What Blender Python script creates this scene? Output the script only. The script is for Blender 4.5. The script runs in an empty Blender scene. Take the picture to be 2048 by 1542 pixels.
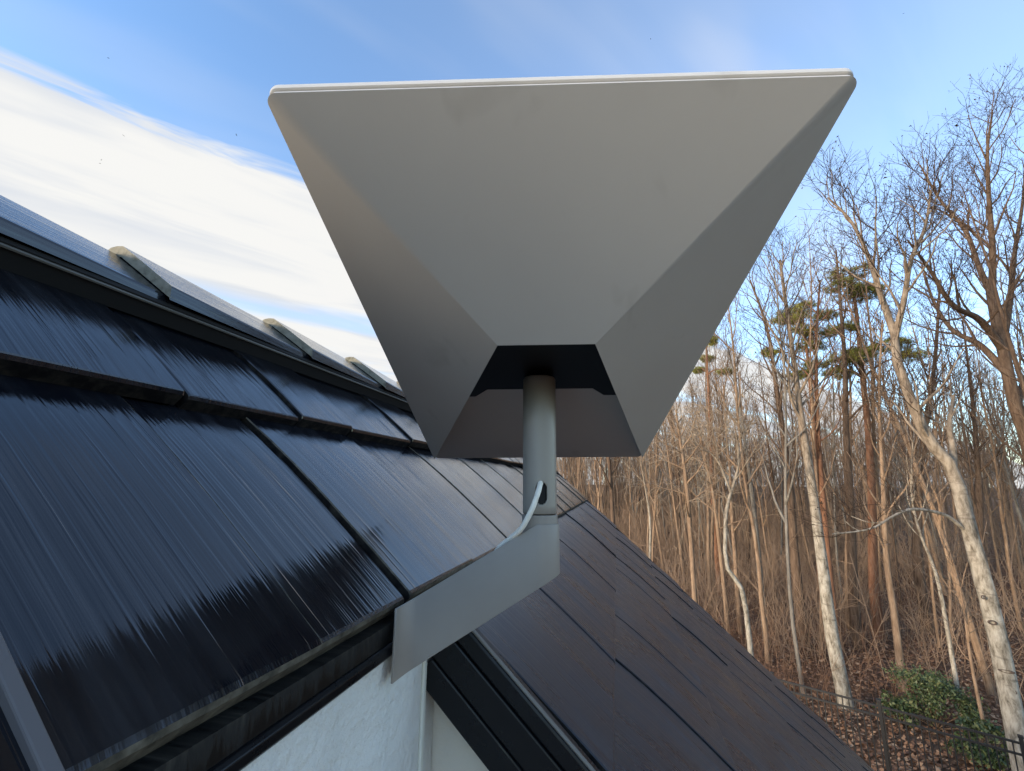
import bpy, bmesh, math, random
import numpy as np
from mathutils import Vector, Matrix
R_ = math.radians
SC = bpy.context.scene
COL = SC.collection
H = 5.6                                   # camera height above the ground

# ------------------------------------------------------------------ camera
F_PX, PITCH, ROLL = 914.0, R_(12.0), R_(0.5)
fw = Vector((0, math.cos(PITCH), math.sin(PITCH)))
u0 = Vector((0, -math.sin(PITCH), math.cos(PITCH)))
r0 = Vector((1, 0, 0))
rt = r0 * math.cos(ROLL) + u0 * math.sin(ROLL)
up = u0 * math.cos(ROLL) - r0 * math.sin(ROLL)
CAM = Vector((0, 0, H))
cd = bpy.data.cameras.new('camera')
cam = bpy.data.objects.new('camera', cd); COL.objects.link(cam)
cam.matrix_world = Matrix(((rt.x, up.x, -fw.x, 0), (rt.y, up.y, -fw.y, 0), (rt.z, up.z, -fw.z, H), (0, 0, 0, 1)))
cd.sensor_width = 36.0; cd.lens = F_PX / 2048 * 36.0
cd.clip_start = 0.01; cd.clip_end = 3000
SC.camera = cam

def ray(x, y): return fw + rt * ((x - 1024) / F_PX) - up * ((y - 771) / F_PX)
def at(x, y, Y):                          # a point seen at (x, y) of the photograph, Y metres ahead
    r = ray(x, y); return CAM + r * (Y / r.y)
def atz(x, y, z):                         # a point seen at (x, y) that lies at height z
    r = ray(x, y); return CAM + r * ((z - H) / r.z)

# ------------------------------------------------------------------ world, sun, exposure
SUN = Vector((-0.84, -0.42, 0.17)).normalized()
sun_el = math.asin(SUN.z); sun_az = math.atan2(SUN.x, SUN.y)
W = bpy.data.worlds.new('World'); SC.world = W; W.use_nodes = True
nt = W.node_tree; nt.nodes.clear()
def N(t, **k):
    n = nt.nodes.new(t)
    for a, v in k.items(): setattr(n, a, v)
    return n
def LK(a, b): nt.links.new(a, b)
def MATH(op, a, b=None, c=None, clamp=False):
    n = N('ShaderNodeMath', operation=op); n.use_clamp = clamp
    for i, v in enumerate((a, b, c)):
        if v is None: continue
        if isinstance(v, (int, float)): n.inputs[i].default_value = v
        else: LK(v, n.inputs[i])
    return n.outputs[0]
def SMOOTH(x, lo, hi):
    n = N('ShaderNodeMapRange', interpolation_type='SMOOTHSTEP')
    LK(x, n.inputs[0]); n.inputs[1].default_value = lo; n.inputs[2].default_value = hi
    return n.outputs[0]
out = N('ShaderNodeOutputWorld'); bg = N('ShaderNodeBackground')
sky = N('ShaderNodeTexSky', sky_type='NISHITA')
sky.sun_disc = False; sky.sun_elevation = sun_el; sky.sun_rotation = sun_az
sky.altitude = 100; sky.air_density = 1.0; sky.dust_density = 0.6; sky.ozone_density = 2.0
tc = N('ShaderNodeTexCoord'); sep = N('ShaderNodeSeparateXYZ'); LK(tc.outputs['Generated'], sep.inputs[0])
dz = MATH('MAXIMUM', sep.outputs[2], 0.03)
qx = MATH('DIVIDE', sep.outputs[0], dz); qy = MATH('DIVIDE', sep.outputs[1], dz)
# a cirrus sheet with one straight edge, laid out on a flat layer high above
s_ = MATH('ADD', MATH('MULTIPLY', MATH('ADD', qx, 1.02), -0.634), MATH('MULTIPLY', MATH('SUBTRACT', qy, 1.10), 0.772))
l_ = MATH('ADD', MATH('MULTIPLY', qx, 0.772), MATH('MULTIPLY', qy, 0.634))
def NOISE(ls, ss, off, detail=5, rough=0.6, dist=0.6):
    c = N('ShaderNodeCombineXYZ'); LK(MATH('MULTIPLY', l_, ls), c.inputs[0]); LK(MATH('MULTIPLY', s_, ss), c.inputs[1]); c.inputs[2].default_value = off
    n = N('ShaderNodeTexNoise'); n.inputs['Scale'].default_value = 1; n.inputs['Detail'].default_value = detail
    n.inputs['Roughness'].default_value = rough; n.inputs['Distortion'].default_value = dist
    LK(c.outputs[0], n.inputs['Vector']); return n.outputs[0]
edge_n = NOISE(2.2, 9.0, 1.3, 4)
sheet = SMOOTH(MATH('ADD', s_, MATH('MULTIPLY', MATH('SUBTRACT', edge_n, 0.5), 0.30)), -0.05, 0.085)
gap_n = NOISE(0.8, 1.6, 7.7, 2)
gap = MATH('MULTIPLY', SMOOTH(MATH('ABSOLUTE', MATH('SUBTRACT', MATH('ADD', s_, MATH('MULTIPLY', MATH('SUBTRACT', gap_n, 0.5), 0.5)), 1.36)), 0.22, 0.03), 0.5)
gap2 = MATH('MULTIPLY', SMOOTH(NOISE(0.9, 1.5, 4.1, 3, 0.6, 0.3), 0.50, 0.68), SMOOTH(s_, 1.7, 2.6))
body = MATH('MULTIPLY', sheet, MATH('SUBTRACT', 1.0, MATH('MAXIMUM', gap, MATH('MULTIPLY', gap2, 0.6)), clamp=True))
wisp = MATH('MULTIPLY', SMOOTH(NOISE(0.7, 2.2, 2.2, 3, 0.5, 0.4), 0.45, 0.85), 0.35)
veil = MATH('MULTIPLY', SMOOTH(qx, -0.9, 1.2), 0.22)
cover = MATH('MAXIMUM', body, MATH('ADD', wisp, veil, clamp=True))
shade_n = NOISE(0.8, 3.2, 9.4, 4, 0.58, 0.5)
ccol = N('ShaderNodeMix', data_type='RGBA')
LK(SMOOTH(shade_n, 0.34, 0.60), ccol.inputs['Factor'])
ccol.inputs['A'].default_value = (1.92, 2.00, 2.12, 1); ccol.inputs['B'].default_value = (2.34, 2.33, 2.28, 1)
skyc = N('ShaderNodeMix', data_type='RGBA', blend_type='MULTIPLY'); skyc.inputs['Factor'].default_value = 1.0
LK(sky.outputs[0], skyc.inputs['A']); skyc.inputs['B'].default_value = (1.08, 1.18, 1.32, 1)
mx = N('ShaderNodeMix', data_type='RGBA'); LK(cover, mx.inputs['Factor']); LK(skyc.outputs['Result'], mx.inputs['A']); LK(ccol.outputs['Result'], mx.inputs['B'])
LK(mx.outputs['Result'], bg.inputs[0]); bg.inputs[1].default_value = 0.10
LK(bg.outputs[0], out.inputs[0])

sl = bpy.data.lights.new('sun', 'SUN'); sl.energy = 1.35; sl.angle = R_(14.0); sl.color = (1.0, 0.84, 0.64)
so = bpy.data.objects.new('sun', sl); COL.objects.link(so)
so.rotation_euler = SUN.to_track_quat('Z', 'Y').to_euler(); so.location = (0, 0, 40)

SC.view_settings.view_transform = 'Standard'; SC.view_settings.look = 'None'
SC.view_settings.exposure = 2.0; SC.view_settings.gamma = 1.0; SC.view_settings.use_curve_mapping = False
SC.render.engine = 'CYCLES'
SC.cycles.max_bounces = 5; SC.cycles.diffuse_bounces = 3; SC.cycles.glossy_bounces = 3
SC.cycles.use_denoising = True; SC.cycles.use_adaptive_sampling = True; SC.cycles.adaptive_threshold = 0.015

# ------------------------------------------------------------------ materials
class MT:
    def __init__(s, name, base=(0.5, 0.5, 0.5), rough=0.6, metal=0.0, spec=0.5):
        s.m = bpy.data.materials.new(name); s.m.use_nodes = True
        s.t = s.m.node_tree; s.b = s.t.nodes['Principled BSDF']
        s.b.inputs['Base Color'].default_value = (*base, 1); s.b.inputs['Roughness'].default_value = rough
        s.b.inputs['Metallic'].default_value = metal; s.b.inputs['Specular IOR Level'].default_value = spec
    def n(s, t, **k):
        x = s.t.nodes.new(t)
        for a, v in k.items(): setattr(x, a, v)
        return x
    def l(s, a, b): s.t.links.new(a, b)
    def coord(s, scale=(1, 1, 1), obj=None, which='Object'):
        c = s.n('ShaderNodeTexCoord')
        if obj: c.object = obj
        mp = s.n('ShaderNodeMapping'); mp.inputs['Scale'].default_value = scale
        s.l(c.outputs[which], mp.inputs[0]); return mp.outputs[0]
    def noise(s, vec, scale=1, detail=4, rough=0.55, dist=0):
        x = s.n('ShaderNodeTexNoise'); x.inputs['Scale'].default_value = scale; x.inputs['Detail'].default_value = detail
        x.inputs['Roughness'].default_value = rough; x.inputs['Distortion'].default_value = dist
        s.l(vec, x.inputs['Vector']); return x.outputs[0]
    def ramp(s, fac, stops):
        x = s.n('ShaderNodeValToRGB'); e = x.color_ramp.elements
        while len(e) < len(stops): e.new(0.5)
        for q, (p, c) in zip(e, stops): q.position = p; q.color = (*c, 1) if len(c) == 3 else c
        s.l(fac, x.inputs[0]); return x.outputs[0]
    def mix(s, fac, a, b, blend='MIX'):
        x = s.n('ShaderNodeMix', data_type='RGBA', blend_type=blend)
        for v, i in ((fac, 'Factor'), (a, 'A'), (b, 'B')):
            if isinstance(v, (int, float)): x.inputs[i].default_value = v
            elif isinstance(v, tuple): x.inputs[i].default_value = (*v, 1)
            else: s.l(v, x.inputs[i])
        return x.outputs['Result']
    def math(s, op, a, b):
        x = s.n('ShaderNodeMath', operation=op)
        for i, v in enumerate((a, b)):
            if isinstance(v, (int, float)): x.inputs[i].default_value = v
            else: s.l(v, x.inputs[i])
        return x.outputs[0]
    def bump(s, h, strength=0.3, dist=0.01):
        x = s.n('ShaderNodeBump'); x.inputs['Strength'].default_value = strength; x.inputs['Distance'].default_value = dist
        s.l(h, x.inputs['Height']); s.l(x.outputs[0], s.b.inputs['Normal']); return x
    def col(s, c): s.l(c, s.b.inputs['Base Color'])
    def rough(s, c): s.l(c, s.b.inputs['Roughness'])

def grey(v): return (v, v, v)

# ------------------------------------------------------------------ mesh helpers
def mesh_np(name, verts, faces, smooth=True):
    """verts (V,3), faces list of (F,k) arrays"""
    me = bpy.data.meshes.new(name)
    verts = np.asarray(verts, dtype=np.float32)
    nl = sum(f.size for f in faces); nf = sum(len(f) for f in faces)
    me.vertices.add(len(verts)); me.vertices.foreach_set('co', verts.ravel())
    me.loops.add(nl); me.polygons.add(nf)
    li = np.concatenate([f.ravel() for f in faces]).astype(np.int32)
    cnt = np.concatenate([np.full(len(f), f.shape[1]) for f in faces])
    st = np.concatenate([[0], np.cumsum(cnt)[:-1]]).astype(np.int32)
    me.loops.foreach_set('vertex_index', li); me.polygons.foreach_set('loop_start', st)
    me.polygons.foreach_set('use_smooth', np.full(nf, smooth, dtype=bool))
    me.update(calc_edges=True); return me

def link(name, me, mat=None, parent=None):
    o = bpy.data.objects.new(name, me); COL.objects.link(o)
    if mat is not None and me is not None and len(me.materials) == 0: me.materials.append(mat)
    if parent is not None: o.parent = parent
    return o
def bm_obj(name, bm, mat, parent=None, smooth=False):
    me = bpy.data.meshes.new(name); bmesh.ops.recalc_face_normals(bm, faces=bm.faces[:]); bm.to_mesh(me); bm.free()
    if smooth:
        me.polygons.foreach_set('use_smooth', np.ones(len(me.polygons), dtype=bool))
    return link(name, me, mat, parent)
def py_obj(name, vs, fs, mat, parent=None, smooth=False):
    bm = bmesh.new(); v = [bm.verts.new(p) for p in vs]
    for f in fs: bm.faces.new([v[i] for i in f])
    return bm_obj(name, bm, mat, parent, smooth)
def empty(name, loc=(0, 0, 0)):
    o = bpy.data.objects.new(name, None); COL.objects.link(o); o.location = loc; return o
def tag(o, label=None, cat=None, group=None, kind=None):
    if label: o['label'] = label
    if cat: o['category'] = cat
    if group: o['group'] = group
    if kind: o['kind'] = kind
    return o
def bevel(o, w, seg=2, ang=30):
    m = o.modifiers.new('bevel', 'BEVEL'); m.width = w; m.segments = seg; m.limit_method = 'ANGLE'; m.angle_limit = R_(ang)
    m.harden_normals = False; return o
def smooth_by_angle(o, ang=30):
    me = o.data
    me.polygons.foreach_set('use_smooth', np.ones(len(me.polygons), dtype=bool))
    bm = bmesh.new(); bm.from_mesh(me)
    for e in bm.edges:
        if len(e.link_faces) == 2 and e.calc_face_angle(0) > R_(ang): e.smooth = False
    bm.to_mesh(me); bm.free()

# ================================================================== GROUND
m_ground = MT('leaf_floor', rough=0.95, spec=0.1)
c = m_ground.coord()
n1 = m_ground.noise(c, 0.35, 6, 0.6); n2 = m_ground.noise(c, 9.0, 6, 0.75)
cc = m_ground.ramp(n2, [(0.30, (0.06, 0.032, 0.019)), (0.50, (0.18, 0.095, 0.052)), (0.66, (0.31, 0.165, 0.088)), (0.80, (0.38, 0.24, 0.15))])
m_ground.col(m_ground.mix(m_ground.ramp(n1, [(0.40, grey(0.0)), (0.65, grey(0.7))]), cc, (0.15, 0.10, 0.07)))
m_ground.bump(n2, 0.8, 0.08)
gs = 1200
NG = 60
gx = np.linspace(-1, 1, NG); gx = np.sign(gx) * np.abs(gx) ** 2.2 * gs
X, Y = np.meshgrid(gx, gx, indexing='ij')
def ground_z(x, y):
    d = np.hypot(x, y)
    roll = 0.35 * np.sin(x * 0.11 + 1.0) * np.cos(y * 0.09) + 0.25 * np.sin(x * 0.05 - y * 0.07)
    return roll * np.clip((d - 13) / 14, 0, 1) + 2.2 * np.clip((d - 50) / 90, 0, 1) ** 1.2
Z = ground_z(X, Y)
idx = np.arange(NG * NG).reshape(NG, NG)
fq = np.stack([idx[:-1, :-1], idx[1:, :-1], idx[1:, 1:], idx[:-1, 1:]], -1).reshape(-1, 4)
gr = link('ground', mesh_np('ground', np.stack([X, Y, Z], -1).reshape(-1, 3), [fq]), m_ground.m)
tag(gr, kind='structure')
def gz(x, y): return float(ground_z(np.float64(x), np.float64(y)))

# ================================================================== HOUSE
A = Vector((0.21997, 0.97551, 0)); B = Vector((-0.71344, 0.16088, 0.682)); NN = A.cross(B).normalized()
B = NN.cross(A).normalized(); O = Vector((0.97551, -0.21997, 0))
E0 = Vector((-0.0986, 0.48375, -0.11148 + H))
house = empty('house', (E0.x, E0.y, 0))
tag(house, 'dark tiled house roof with white stucco wall below its eave', 'house')
roof_m = Matrix(((A.x, B.x, NN.x, E0.x), (A.y, B.y, NN.y, E0.y), (A.z, B.z, NN.z, E0.z), (0, 0, 0, 1)))
wall_m = Matrix(((A.x, O.x, 0, E0.x), (A.y, O.y, 0, E0.y), (0, 0, 1, E0.z), (0, 0, 0, 1)))   # (a, out, up)
# note: (A, O, Z) is left handed, faces are recalculated after transforming

def box_pts(a0, a1, b0, b1, c0, c1):
    return [(a, b, c) for a in (a0, a1) for b in (b0, b1) for c in (c0, c1)]
BOXF = [(0, 1, 3, 2), (4, 6, 7, 5), (0, 4, 5, 1), (2, 3, 7, 6), (0, 2, 6, 4), (1, 5, 7, 3)]
def pinv(p): return Matrix.Translation(p.location).inverted() if p.type == 'EMPTY' else Matrix.Identity(4)
def part_box(name, rng, mat, mat4, parent, bv=0.0):
    o = py_obj(name, [mat4 @ Vector(p) for p in box_pts(*rng)], BOXF, mat)
    o.parent = parent; o.matrix_parent_inverse = pinv(parent)
    if bv: bevel(o, bv, 2)
    return o
def prism(name, prof, a0, a1, mat, mat4, parent, axis=0, bv=0.0, smooth=False):
    """profile in the two other axes, swept along axis 0 (a)"""
    k = len(prof)
    vs = [mat4 @ Vector((a0, p, q)) for p, q in prof] + [mat4 @ Vector((a1, p, q)) for p, q in prof]
    fs = [tuple(range(k)), tuple(range(2 * k - 1, k - 1, -1))] + [(i, (i + 1) % k, k + (i + 1) % k, k + i) for i in range(k)]
    o = py_obj(name, vs, fs, mat); o.parent = parent; o.matrix_parent_inverse = pinv(parent)
    if smooth: smooth_by_angle(o, 40)
    if bv: bevel(o, bv, 2)
    return o


# deck: the boards under the tiles, both slopes
m_deck = MT('roof_underlay', (0.012, 0.012, 0.013), 0.8)
RB = 0.555                                    # distance up the slope to the ridge
A_NEAR, A_FAR = -2.6, 2.93
LOW = -3.02
deck_bm = bmesh.new()
def add_slab(bm, pts_lo, thick):
    v = [bm.verts.new(p) for p in pts_lo]; w = [bm.verts.new(p - thick) for p in pts_lo]
    k = len(v); bm.faces.new(v); bm.faces.new(w[::-1])
    for i in range(k): bm.faces.new((v[i], v[(i + 1) % k], w[(i + 1) % k], w[i]))
add_slab(deck_bm, [roof_m @ Vector(p) for p in ((A_NEAR, 0.008, -0.024), (A_FAR, 0.008, -0.024), (A_FAR, RB, -0.024), (A_NEAR, RB, -0.024))], NN * 0.02)
add_slab(deck_bm, [roof_m @ Vector(p) for p in ((0.082, LOW, -0.024), (A_FAR, LOW, -0.024), (A_FAR, 0.006, -0.024), (0.082, 0.006, -0.024))], NN * 0.035)
roof = bm_obj('roof', deck_bm, m_deck.m); roof.parent = house
roof.matrix_parent_inverse = Matrix.Translation(house.location).inverted()

# reference frame for the tile material: the roof's own coordinates are baked in a UV-like attribute
m_tile = MT('roof_tile_glass', (0.0065, 0.008, 0.012), 0.16, 0.0, 0.5)
def tile_mat(M, ior, r0_, r1_, cA, cB):
    at_ = M.n('ShaderNodeAttribute'); at_.attribute_name = 'roof_co'
    def mp(sc):
        x = M.n('ShaderNodeMapping'); x.inputs['Scale'].default_value = sc; M.l(at_.outputs['Vector'], x.inputs[0]); return x.outputs[0]
    f1 = M.noise(mp((150, 2.2, 30)), 1, 2, 0.5)
    f2 = M.noise(mp((420, 5.0, 30)), 1, 2, 0.6)
    f3 = M.noise(mp((14, 3.0, 30)), 1, 2, 0.5)
    f4 = M.noise(mp((260, 4.5, 30)), 1, 1, 0.5)
    sc_ = M.ramp(f4, [(0.60, grey(0)), (0.70, grey(1))])
    f2 = M.math('ADD', f2, M.math('MULTIPLY', sc_, 0.55))
    h = M.math('ADD', M.math('MULTIPLY', f1, 0.62), M.math('ADD', M.math('MULTIPLY', f2, 0.22), M.math('MULTIPLY', f3, 0.5)))
    zone = M.ramp(M.noise(mp((5, 2.0, 30)), 1, 2, 0.5), [(0.36, grey(0.55)), (0.62, grey(1.05))])
    h = M.math('MULTIPLY', h, zone)
    M.bump(h, 1.0, 0.0012)
    M.b.inputs['IOR'].default_value = ior
    d1 = M.noise(mp((60, 3.0, 5)), 1, 4, 0.6); d2 = M.noise(mp((9, 7, 5)), 1, 5, 0.6)
    dust = M.math('MULTIPLY', d1, d2)
    M.col(M.mix(M.ramp(dust, [(0.20, grey(0)), (0.48, grey(0.5))]), cA, cB))
    M.rough(M.ramp(dust, [(0.15, grey(r0_)), (0.45, grey(r1_))]))
tile_mat(m_tile, 1.62, 0.06, 0.22, (0.0045, 0.0055, 0.0085), (0.045, 0.047, 0.053))
m_steel = MT('textured_steel_tile', (0.02, 0.02, 0.024), 0.35)      # the lower roof carries dull textured tiles
tile_mat(m_steel, 1.38, 0.25, 0.48, (0.015, 0.017, 0.0245), (0.055, 0.058, 0.070))
m_butt = MT('tile_edge_dust', (0.05, 0.045, 0.035), 0.75, 0, 0.3)
cb = m_butt.coord((60, 60, 60)); nb = m_butt.noise(cb, 1.2, 5, 0.7)
m_butt.col(m_butt.ramp(nb, [(0.28, (0.012, 0.012, 0.011)), (0.46, (0.080, 0.072, 0.054)), (0.70, (0.17, 0.155, 0.12))]))
m_butt.bump(nb, 0.4, 0.001)
m_edge = MT('tile_edge_dark', (0.012, 0.012, 0.012), 0.8, 0, 0.1)
ce = m_edge.coord((60, 60, 60)); ne = m_edge.noise(ce, 1.0, 5, 0.7)
m_edge.col(m_edge.ramp(ne, [(0.45, (0.008, 0.008, 0.009)), (0.75, (0.05, 0.045, 0.036))]))

rng = random.Random(7)
TH = 0.018
def roof_tile(a0, a1, b0, b1, lift=0.0, dusty=False, skew=0.0, mat=None, gl=0.0013, gr=0.0013):
    """one tile, lower edge proud of the course below, bull-nosed butt, relieved side edges"""
    L = b1 - b0
    curve = lambda x: -0.006 * x - 0.0115 * x ** 3        # gentle dish of the tile towards its head
    xs = (1.0, 0.85, 0.7, 0.5, 0.25, 0.02)
    prof = [(b1 + 0.020, -TH - 0.0030)] + [(b0 + L * x, curve(x)) for x in xs] + [(b0 + 0.0025, -0.0010), (b0 + 0.0003, -0.0042),
            (b0 + 0.0012, -TH), (b0 + 0.012, -TH - 0.001), (b1 + 0.020, -TH - 0.0055)]
    k = len(prof); bw = 0.0013
    cols = [(a0 + gl, -0.0013), (a0 + gl + bw, 0.0), (a1 - gr - bw, 0.0), (a1 - gr, -0.0013)]
    vs = []
    for jc, (a, dn) in enumerate(cols):
        for i, (b, q) in enumerate(prof):
            t = (a - a0) / (a1 - a0)
            vs.append(Vector((a, b + (skew * t if 7 <= i <= 9 else 0), q + (dn if i < 8 else 0) + lift * (1 if i < k - 2 else 0))))
    fs = []
    for jc in range(3):
        for i in range(k):
            fs.append((jc * k + i, jc * k + (i + 1) % k, (jc + 1) * k + (i + 1) % k, (jc + 1) * k + i))
    fs.append(tuple(range(k))); fs.append(tuple(range(4 * k - 1, 3 * k - 1, -1)))
    me = bpy.data.meshes.new('roof_tile')
    me.from_pydata([roof_m @ v for v in vs], [], fs)
    at_ = me.attributes.new('roof_co', 'FLOAT_VECTOR', 'POINT')
    sh = rng.uniform(0, 50)
    at_.data.foreach_set('vector', np.array([(v.x, v.y, sh) for v in vs], dtype=np.float32).ravel())
    me.materials.append((mat or m_tile).m); me.materials.append(m_butt.m if dusty else m_edge.m); me.materials.append(m_edge.m)
    bm = bmesh.new(); bm.from_mesh(me); bm.verts.ensure_lookup_table(); bm.faces.ensure_lookup_table()
    for f in bm.faces: f.smooth = f.index < 3 * k and (f.index % k) < 6
    for e in bm.edges:
        i0, i1 = e.verts[0].index, e.verts[1].index
        if i0 // k == i1 // k: e.smooth = False
    bmesh.ops.recalc_face_normals(bm, faces=bm.faces[:])
    big = max(bm.faces, key=lambda f: f.calc_area() if f.calc_center_median().dot(NN) > E0.dot(NN) - TH * 0.75 else 0)
    if big.normal.dot(NN) < 0: bmesh.ops.reverse_faces(bm, faces=bm.faces[:])
    for f in bm.faces: f.material_index = 2 if abs(f.normal.dot(A)) > 0.8 else 0 if f.normal.dot(NN) > (0.93 if dusty else 0.55) else 1
    bm.to_mesh(me); bm.free()
    o = link('roof_tile', me); o.parent = roof
    return o
wide = {0.0: 0.0028, 0.455: 0.0026, -0.084: 0.0034, 0.214: 0.0026}      # joints that stand open
def course(b0, b1, joints, dusty=False, lo=A_NEAR, hi=A_FAR, mat=None):
    js = sorted(set([lo] + [j for j in joints if lo < j < hi] + [hi]))
    prev = None
    for i in range(len(js) - 1):
        lift = rng.choice((-0.0022, -0.0008, 0.0008, 0.0022))
        if prev is not None and abs(lift - prev) < 0.001: lift = -lift
        prev = lift
        roof_tile(js[i], js[i + 1], b0, b1, lift, dusty, rng.uniform(-0.0015, 0.0015), mat, wide.get(js[i], 0.0013), wide.get(js[i + 1], 0.0013))
def fill(start, stop, rg, widths=(0.135, 0.16, 0.21, 0.245, 0.29)):
    r = []; x = start
    while x < stop: r.append(x); x += rg.choice(widths)
    return r
def fillback(start, stop, rg):
    r = []; x = start
    while x > stop: x -= rg.choice((0.16, 0.21, 0.25)); r.append(x)
    return r
jr = random.Random(21)
C0, C1 = 0.286, 0.478
course(0.0, C0, fillback(-0.297, A_NEAR, jr) + [-0.297, -0.137, 0.0, 0.213, 0.455, 0.735] + fill(0.98, A_FAR - 0.08, jr), True)
course(C0, C1, fillback(-0.30, A_NEAR, jr) + [-0.30, -0.084, 0.087, 0.214, 0.44, 0.60] + fill(0.84, A_FAR - 0.08, jr))
LC = 0.262
low_j = {1: [0.20, 0.40, 0.66, 0.93, 1.30], 2: [0.30, 0.48, 0.76, 1.13, 1.42], 3: [0.24, 0.52, 0.80, 1.05, 1.52]}
j = 1
while -LC * j > LOW - 0.01:
    base = low_j.get(j)
    js = base + fill(base[-1] + 0.25, A_FAR - 0.08, jr) if base else fill(0.082 + jr.uniform(0.08, 0.25), A_FAR - 0.08, jr, (0.14, 0.18, 0.22, 0.27))
    course(-LC * j, -LC * (j - 1), js, False, 0.086, A_FAR, m_steel)
    j += 1
LOW = -LC * (j - 1)

m_strip = MT('painted_lip_light', (0.13, 0.12, 0.12), 0.6, 0.1)  # pale colour painted for the light caught along a raised tile lip
part_box('lip_light_strip', (-0.3000, -0.2935, 0.004, 0.27, -0.012, 0.0015), m_strip.m, roof_m, roof, 0.001)
# ridge: riser, drip line and overlapping caps
m_black = MT('black_painted_metal', (0.004, 0.0045, 0.006), 0.28, 0.0, 0.28)
cbk = m_black.coord((40, 40, 40)); nbk = m_black.noise(cbk, 1, 4, 0.6)
m_black.rough(m_black.ramp(nbk, [(0.3, grey(0.2)), (0.7, grey(0.42))])); m_black.bump(m_black.noise(m_black.coord((9, 9, 9)), 1, 2), 0.08, 0.004)
m_matt = MT('matt_black_vent', (0.006, 0.006, 0.006), 0.85)
m_dull = MT('weathered_steel', (0.16, 0.15, 0.13), 0.5, 0.4)
prism('ridge_vent', [(0.449, -0.012), (0.449, 0.014), (0.453, 0.016), (0.50, 0.006), (0.55, -0.006), (0.55, -0.02)], A_NEAR, A_FAR, m_matt.m, roof_m, roof)
prism('drip_edge', [(0.4465, 0.0095), (0.4465, 0.0115), (0.450, 0.0125), (0.450, 0.0095)], A_NEAR, A_FAR, m_dull.m, roof_m, roof)
prism('ridge_riser', [(0.462, 0.012), (0.458, 0.018), (0.462, 0.0192), (0.55, 0.004), (0.55, -0.01)], A_NEAR, A_FAR, m_black.m, roof_m, roof)
m_capbutt = MT('cap_edge_beige', (0.32, 0.29, 0.22), 0.8, 0, 0.2)  # mottled beige on the near ends of the caps
cc_ = m_capbutt.coord((70, 70, 70)); nc_ = m_capbutt.noise(cc_, 1, 5, 0.65)
m_capbutt.col(m_capbutt.ramp(nc_, [(0.25, (0.07, 0.062, 0.045)), (0.45, (0.22, 0.20, 0.15)), (0.75, (0.33, 0.30, 0.24))]))
m_capbutt.bump(nc_, 0.5, 0.002)
def ridge_cap(a0, ln):
    # cross-section over the ridge, near end high, far end tucked under the next cap
    vs, fs = [], []
    cs = []
    apex = roof_m @ Vector((0, 0.572, 0.020)); 
    cz = apex.z - E0.z; co = (apex - E0).dot(O)
    def ring(a, lift, th):
        pts = []
        prof = [(0.4585, 0.0225), (0.4610, 0.0240), (0.53, 0.0150), (0.568, 0.0095)]
        for b, q in prof:
            p = roof_m @ Vector((0, b, q + lift)); pts.append(((p - E0).dot(O), p.z - E0.z))
        mo = pts[-1][0] - 0.010
        full = pts + [(mo, pts[-1][1] + 0.0012)] + [(2 * mo - x, z) for x, z in pts[::-1]]
        inner = [(x, z - th) for x, z in full]
        return [wall_m @ Vector((a, x, z)) for x, z in full], [wall_m @ Vector((a, x, z)) for x, z in inner]
    f0, i0 = ring(a0, 0.0115, 0.0150); f1, i1 = ring(a0 + ln, -0.003, 0.006)
    k = len(f0)
    vs = f0 + i0 + f1 + i1
    for i in range(k - 1):
        fs.append((i, i + 1, 2 * k + i + 1, 2 * k + i))                  # top
        fs.append((k + i, k + i + 1, i + 1, i))                          # near butt
        fs.append((3 * k + i, 3 * k + i + 1, k + i + 1, k + i))          # underside
        fs.append((2 * k + i, 2 * k + i + 1, 3 * k + i + 1, 3 * k + i))  # far end
    fs.append((0, 2 * k, 3 * k, k)); fs.append((k - 1, 2 * k - 1, 4 * k - 1, 3 * k - 1))
    me = bpy.data.meshes.new('ridge_cap'); me.from_pydata(vs, [], fs)
    inv = roof_m.inverted()
    at_ = me.attributes.new('roof_co', 'FLOAT_VECTOR', 'POINT')
    sh = rng.uniform(0, 50)
    at_.data.foreach_set('vector', np.array([((inv @ v).y * 1.0, (inv @ v).x, sh) for v in vs], dtype=np.float32).ravel())
    bm = bmesh.new(); bm.from_mesh(me); bmesh.ops.recalc_face_normals(bm, faces=bm.faces[:])
    for f in bm.faces:
        n = f.normal
        f.material_index = 0
        if n.dot(A) < -0.6: f.material_index = 1
        elif n.z < -0.2: f.material_index = 2
    bm.to_mesh(me); bm.free()
    me.materials.append(m_tile.m); me.materials.append(m_capbutt.m); me.materials.append(m_edge.m)
    o = link('ridge_cap', me); o.parent = roof
    return o
CAP = 0.268
a = -0.038 - CAP * 9
while a < A_FAR - 0.02:
    ridge_cap(a, min(CAP + 0.02, A_FAR - a)); a += CAP
# far slope of the gable, plain sheet beyond the ridge
p_ap = roof_m @ Vector((0, RB, -0.02))
RO, RZ = (p_ap - E0).dot(O), p_ap.z - E0.z
bo = bmesh.new()
add_slab(bo, [wall_m @ Vector(p) for p in ((A_NEAR, RO - 0.012, RZ), (A_FAR, RO - 0.012, RZ), (A_FAR, RO - 4.2, RZ - 3.9), (A_NEAR, RO - 4.2, RZ - 3.9))], Vector((0, 0, 0.04)))
bs = bm_obj('back_slope', bo, m_black.m, roof)

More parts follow.
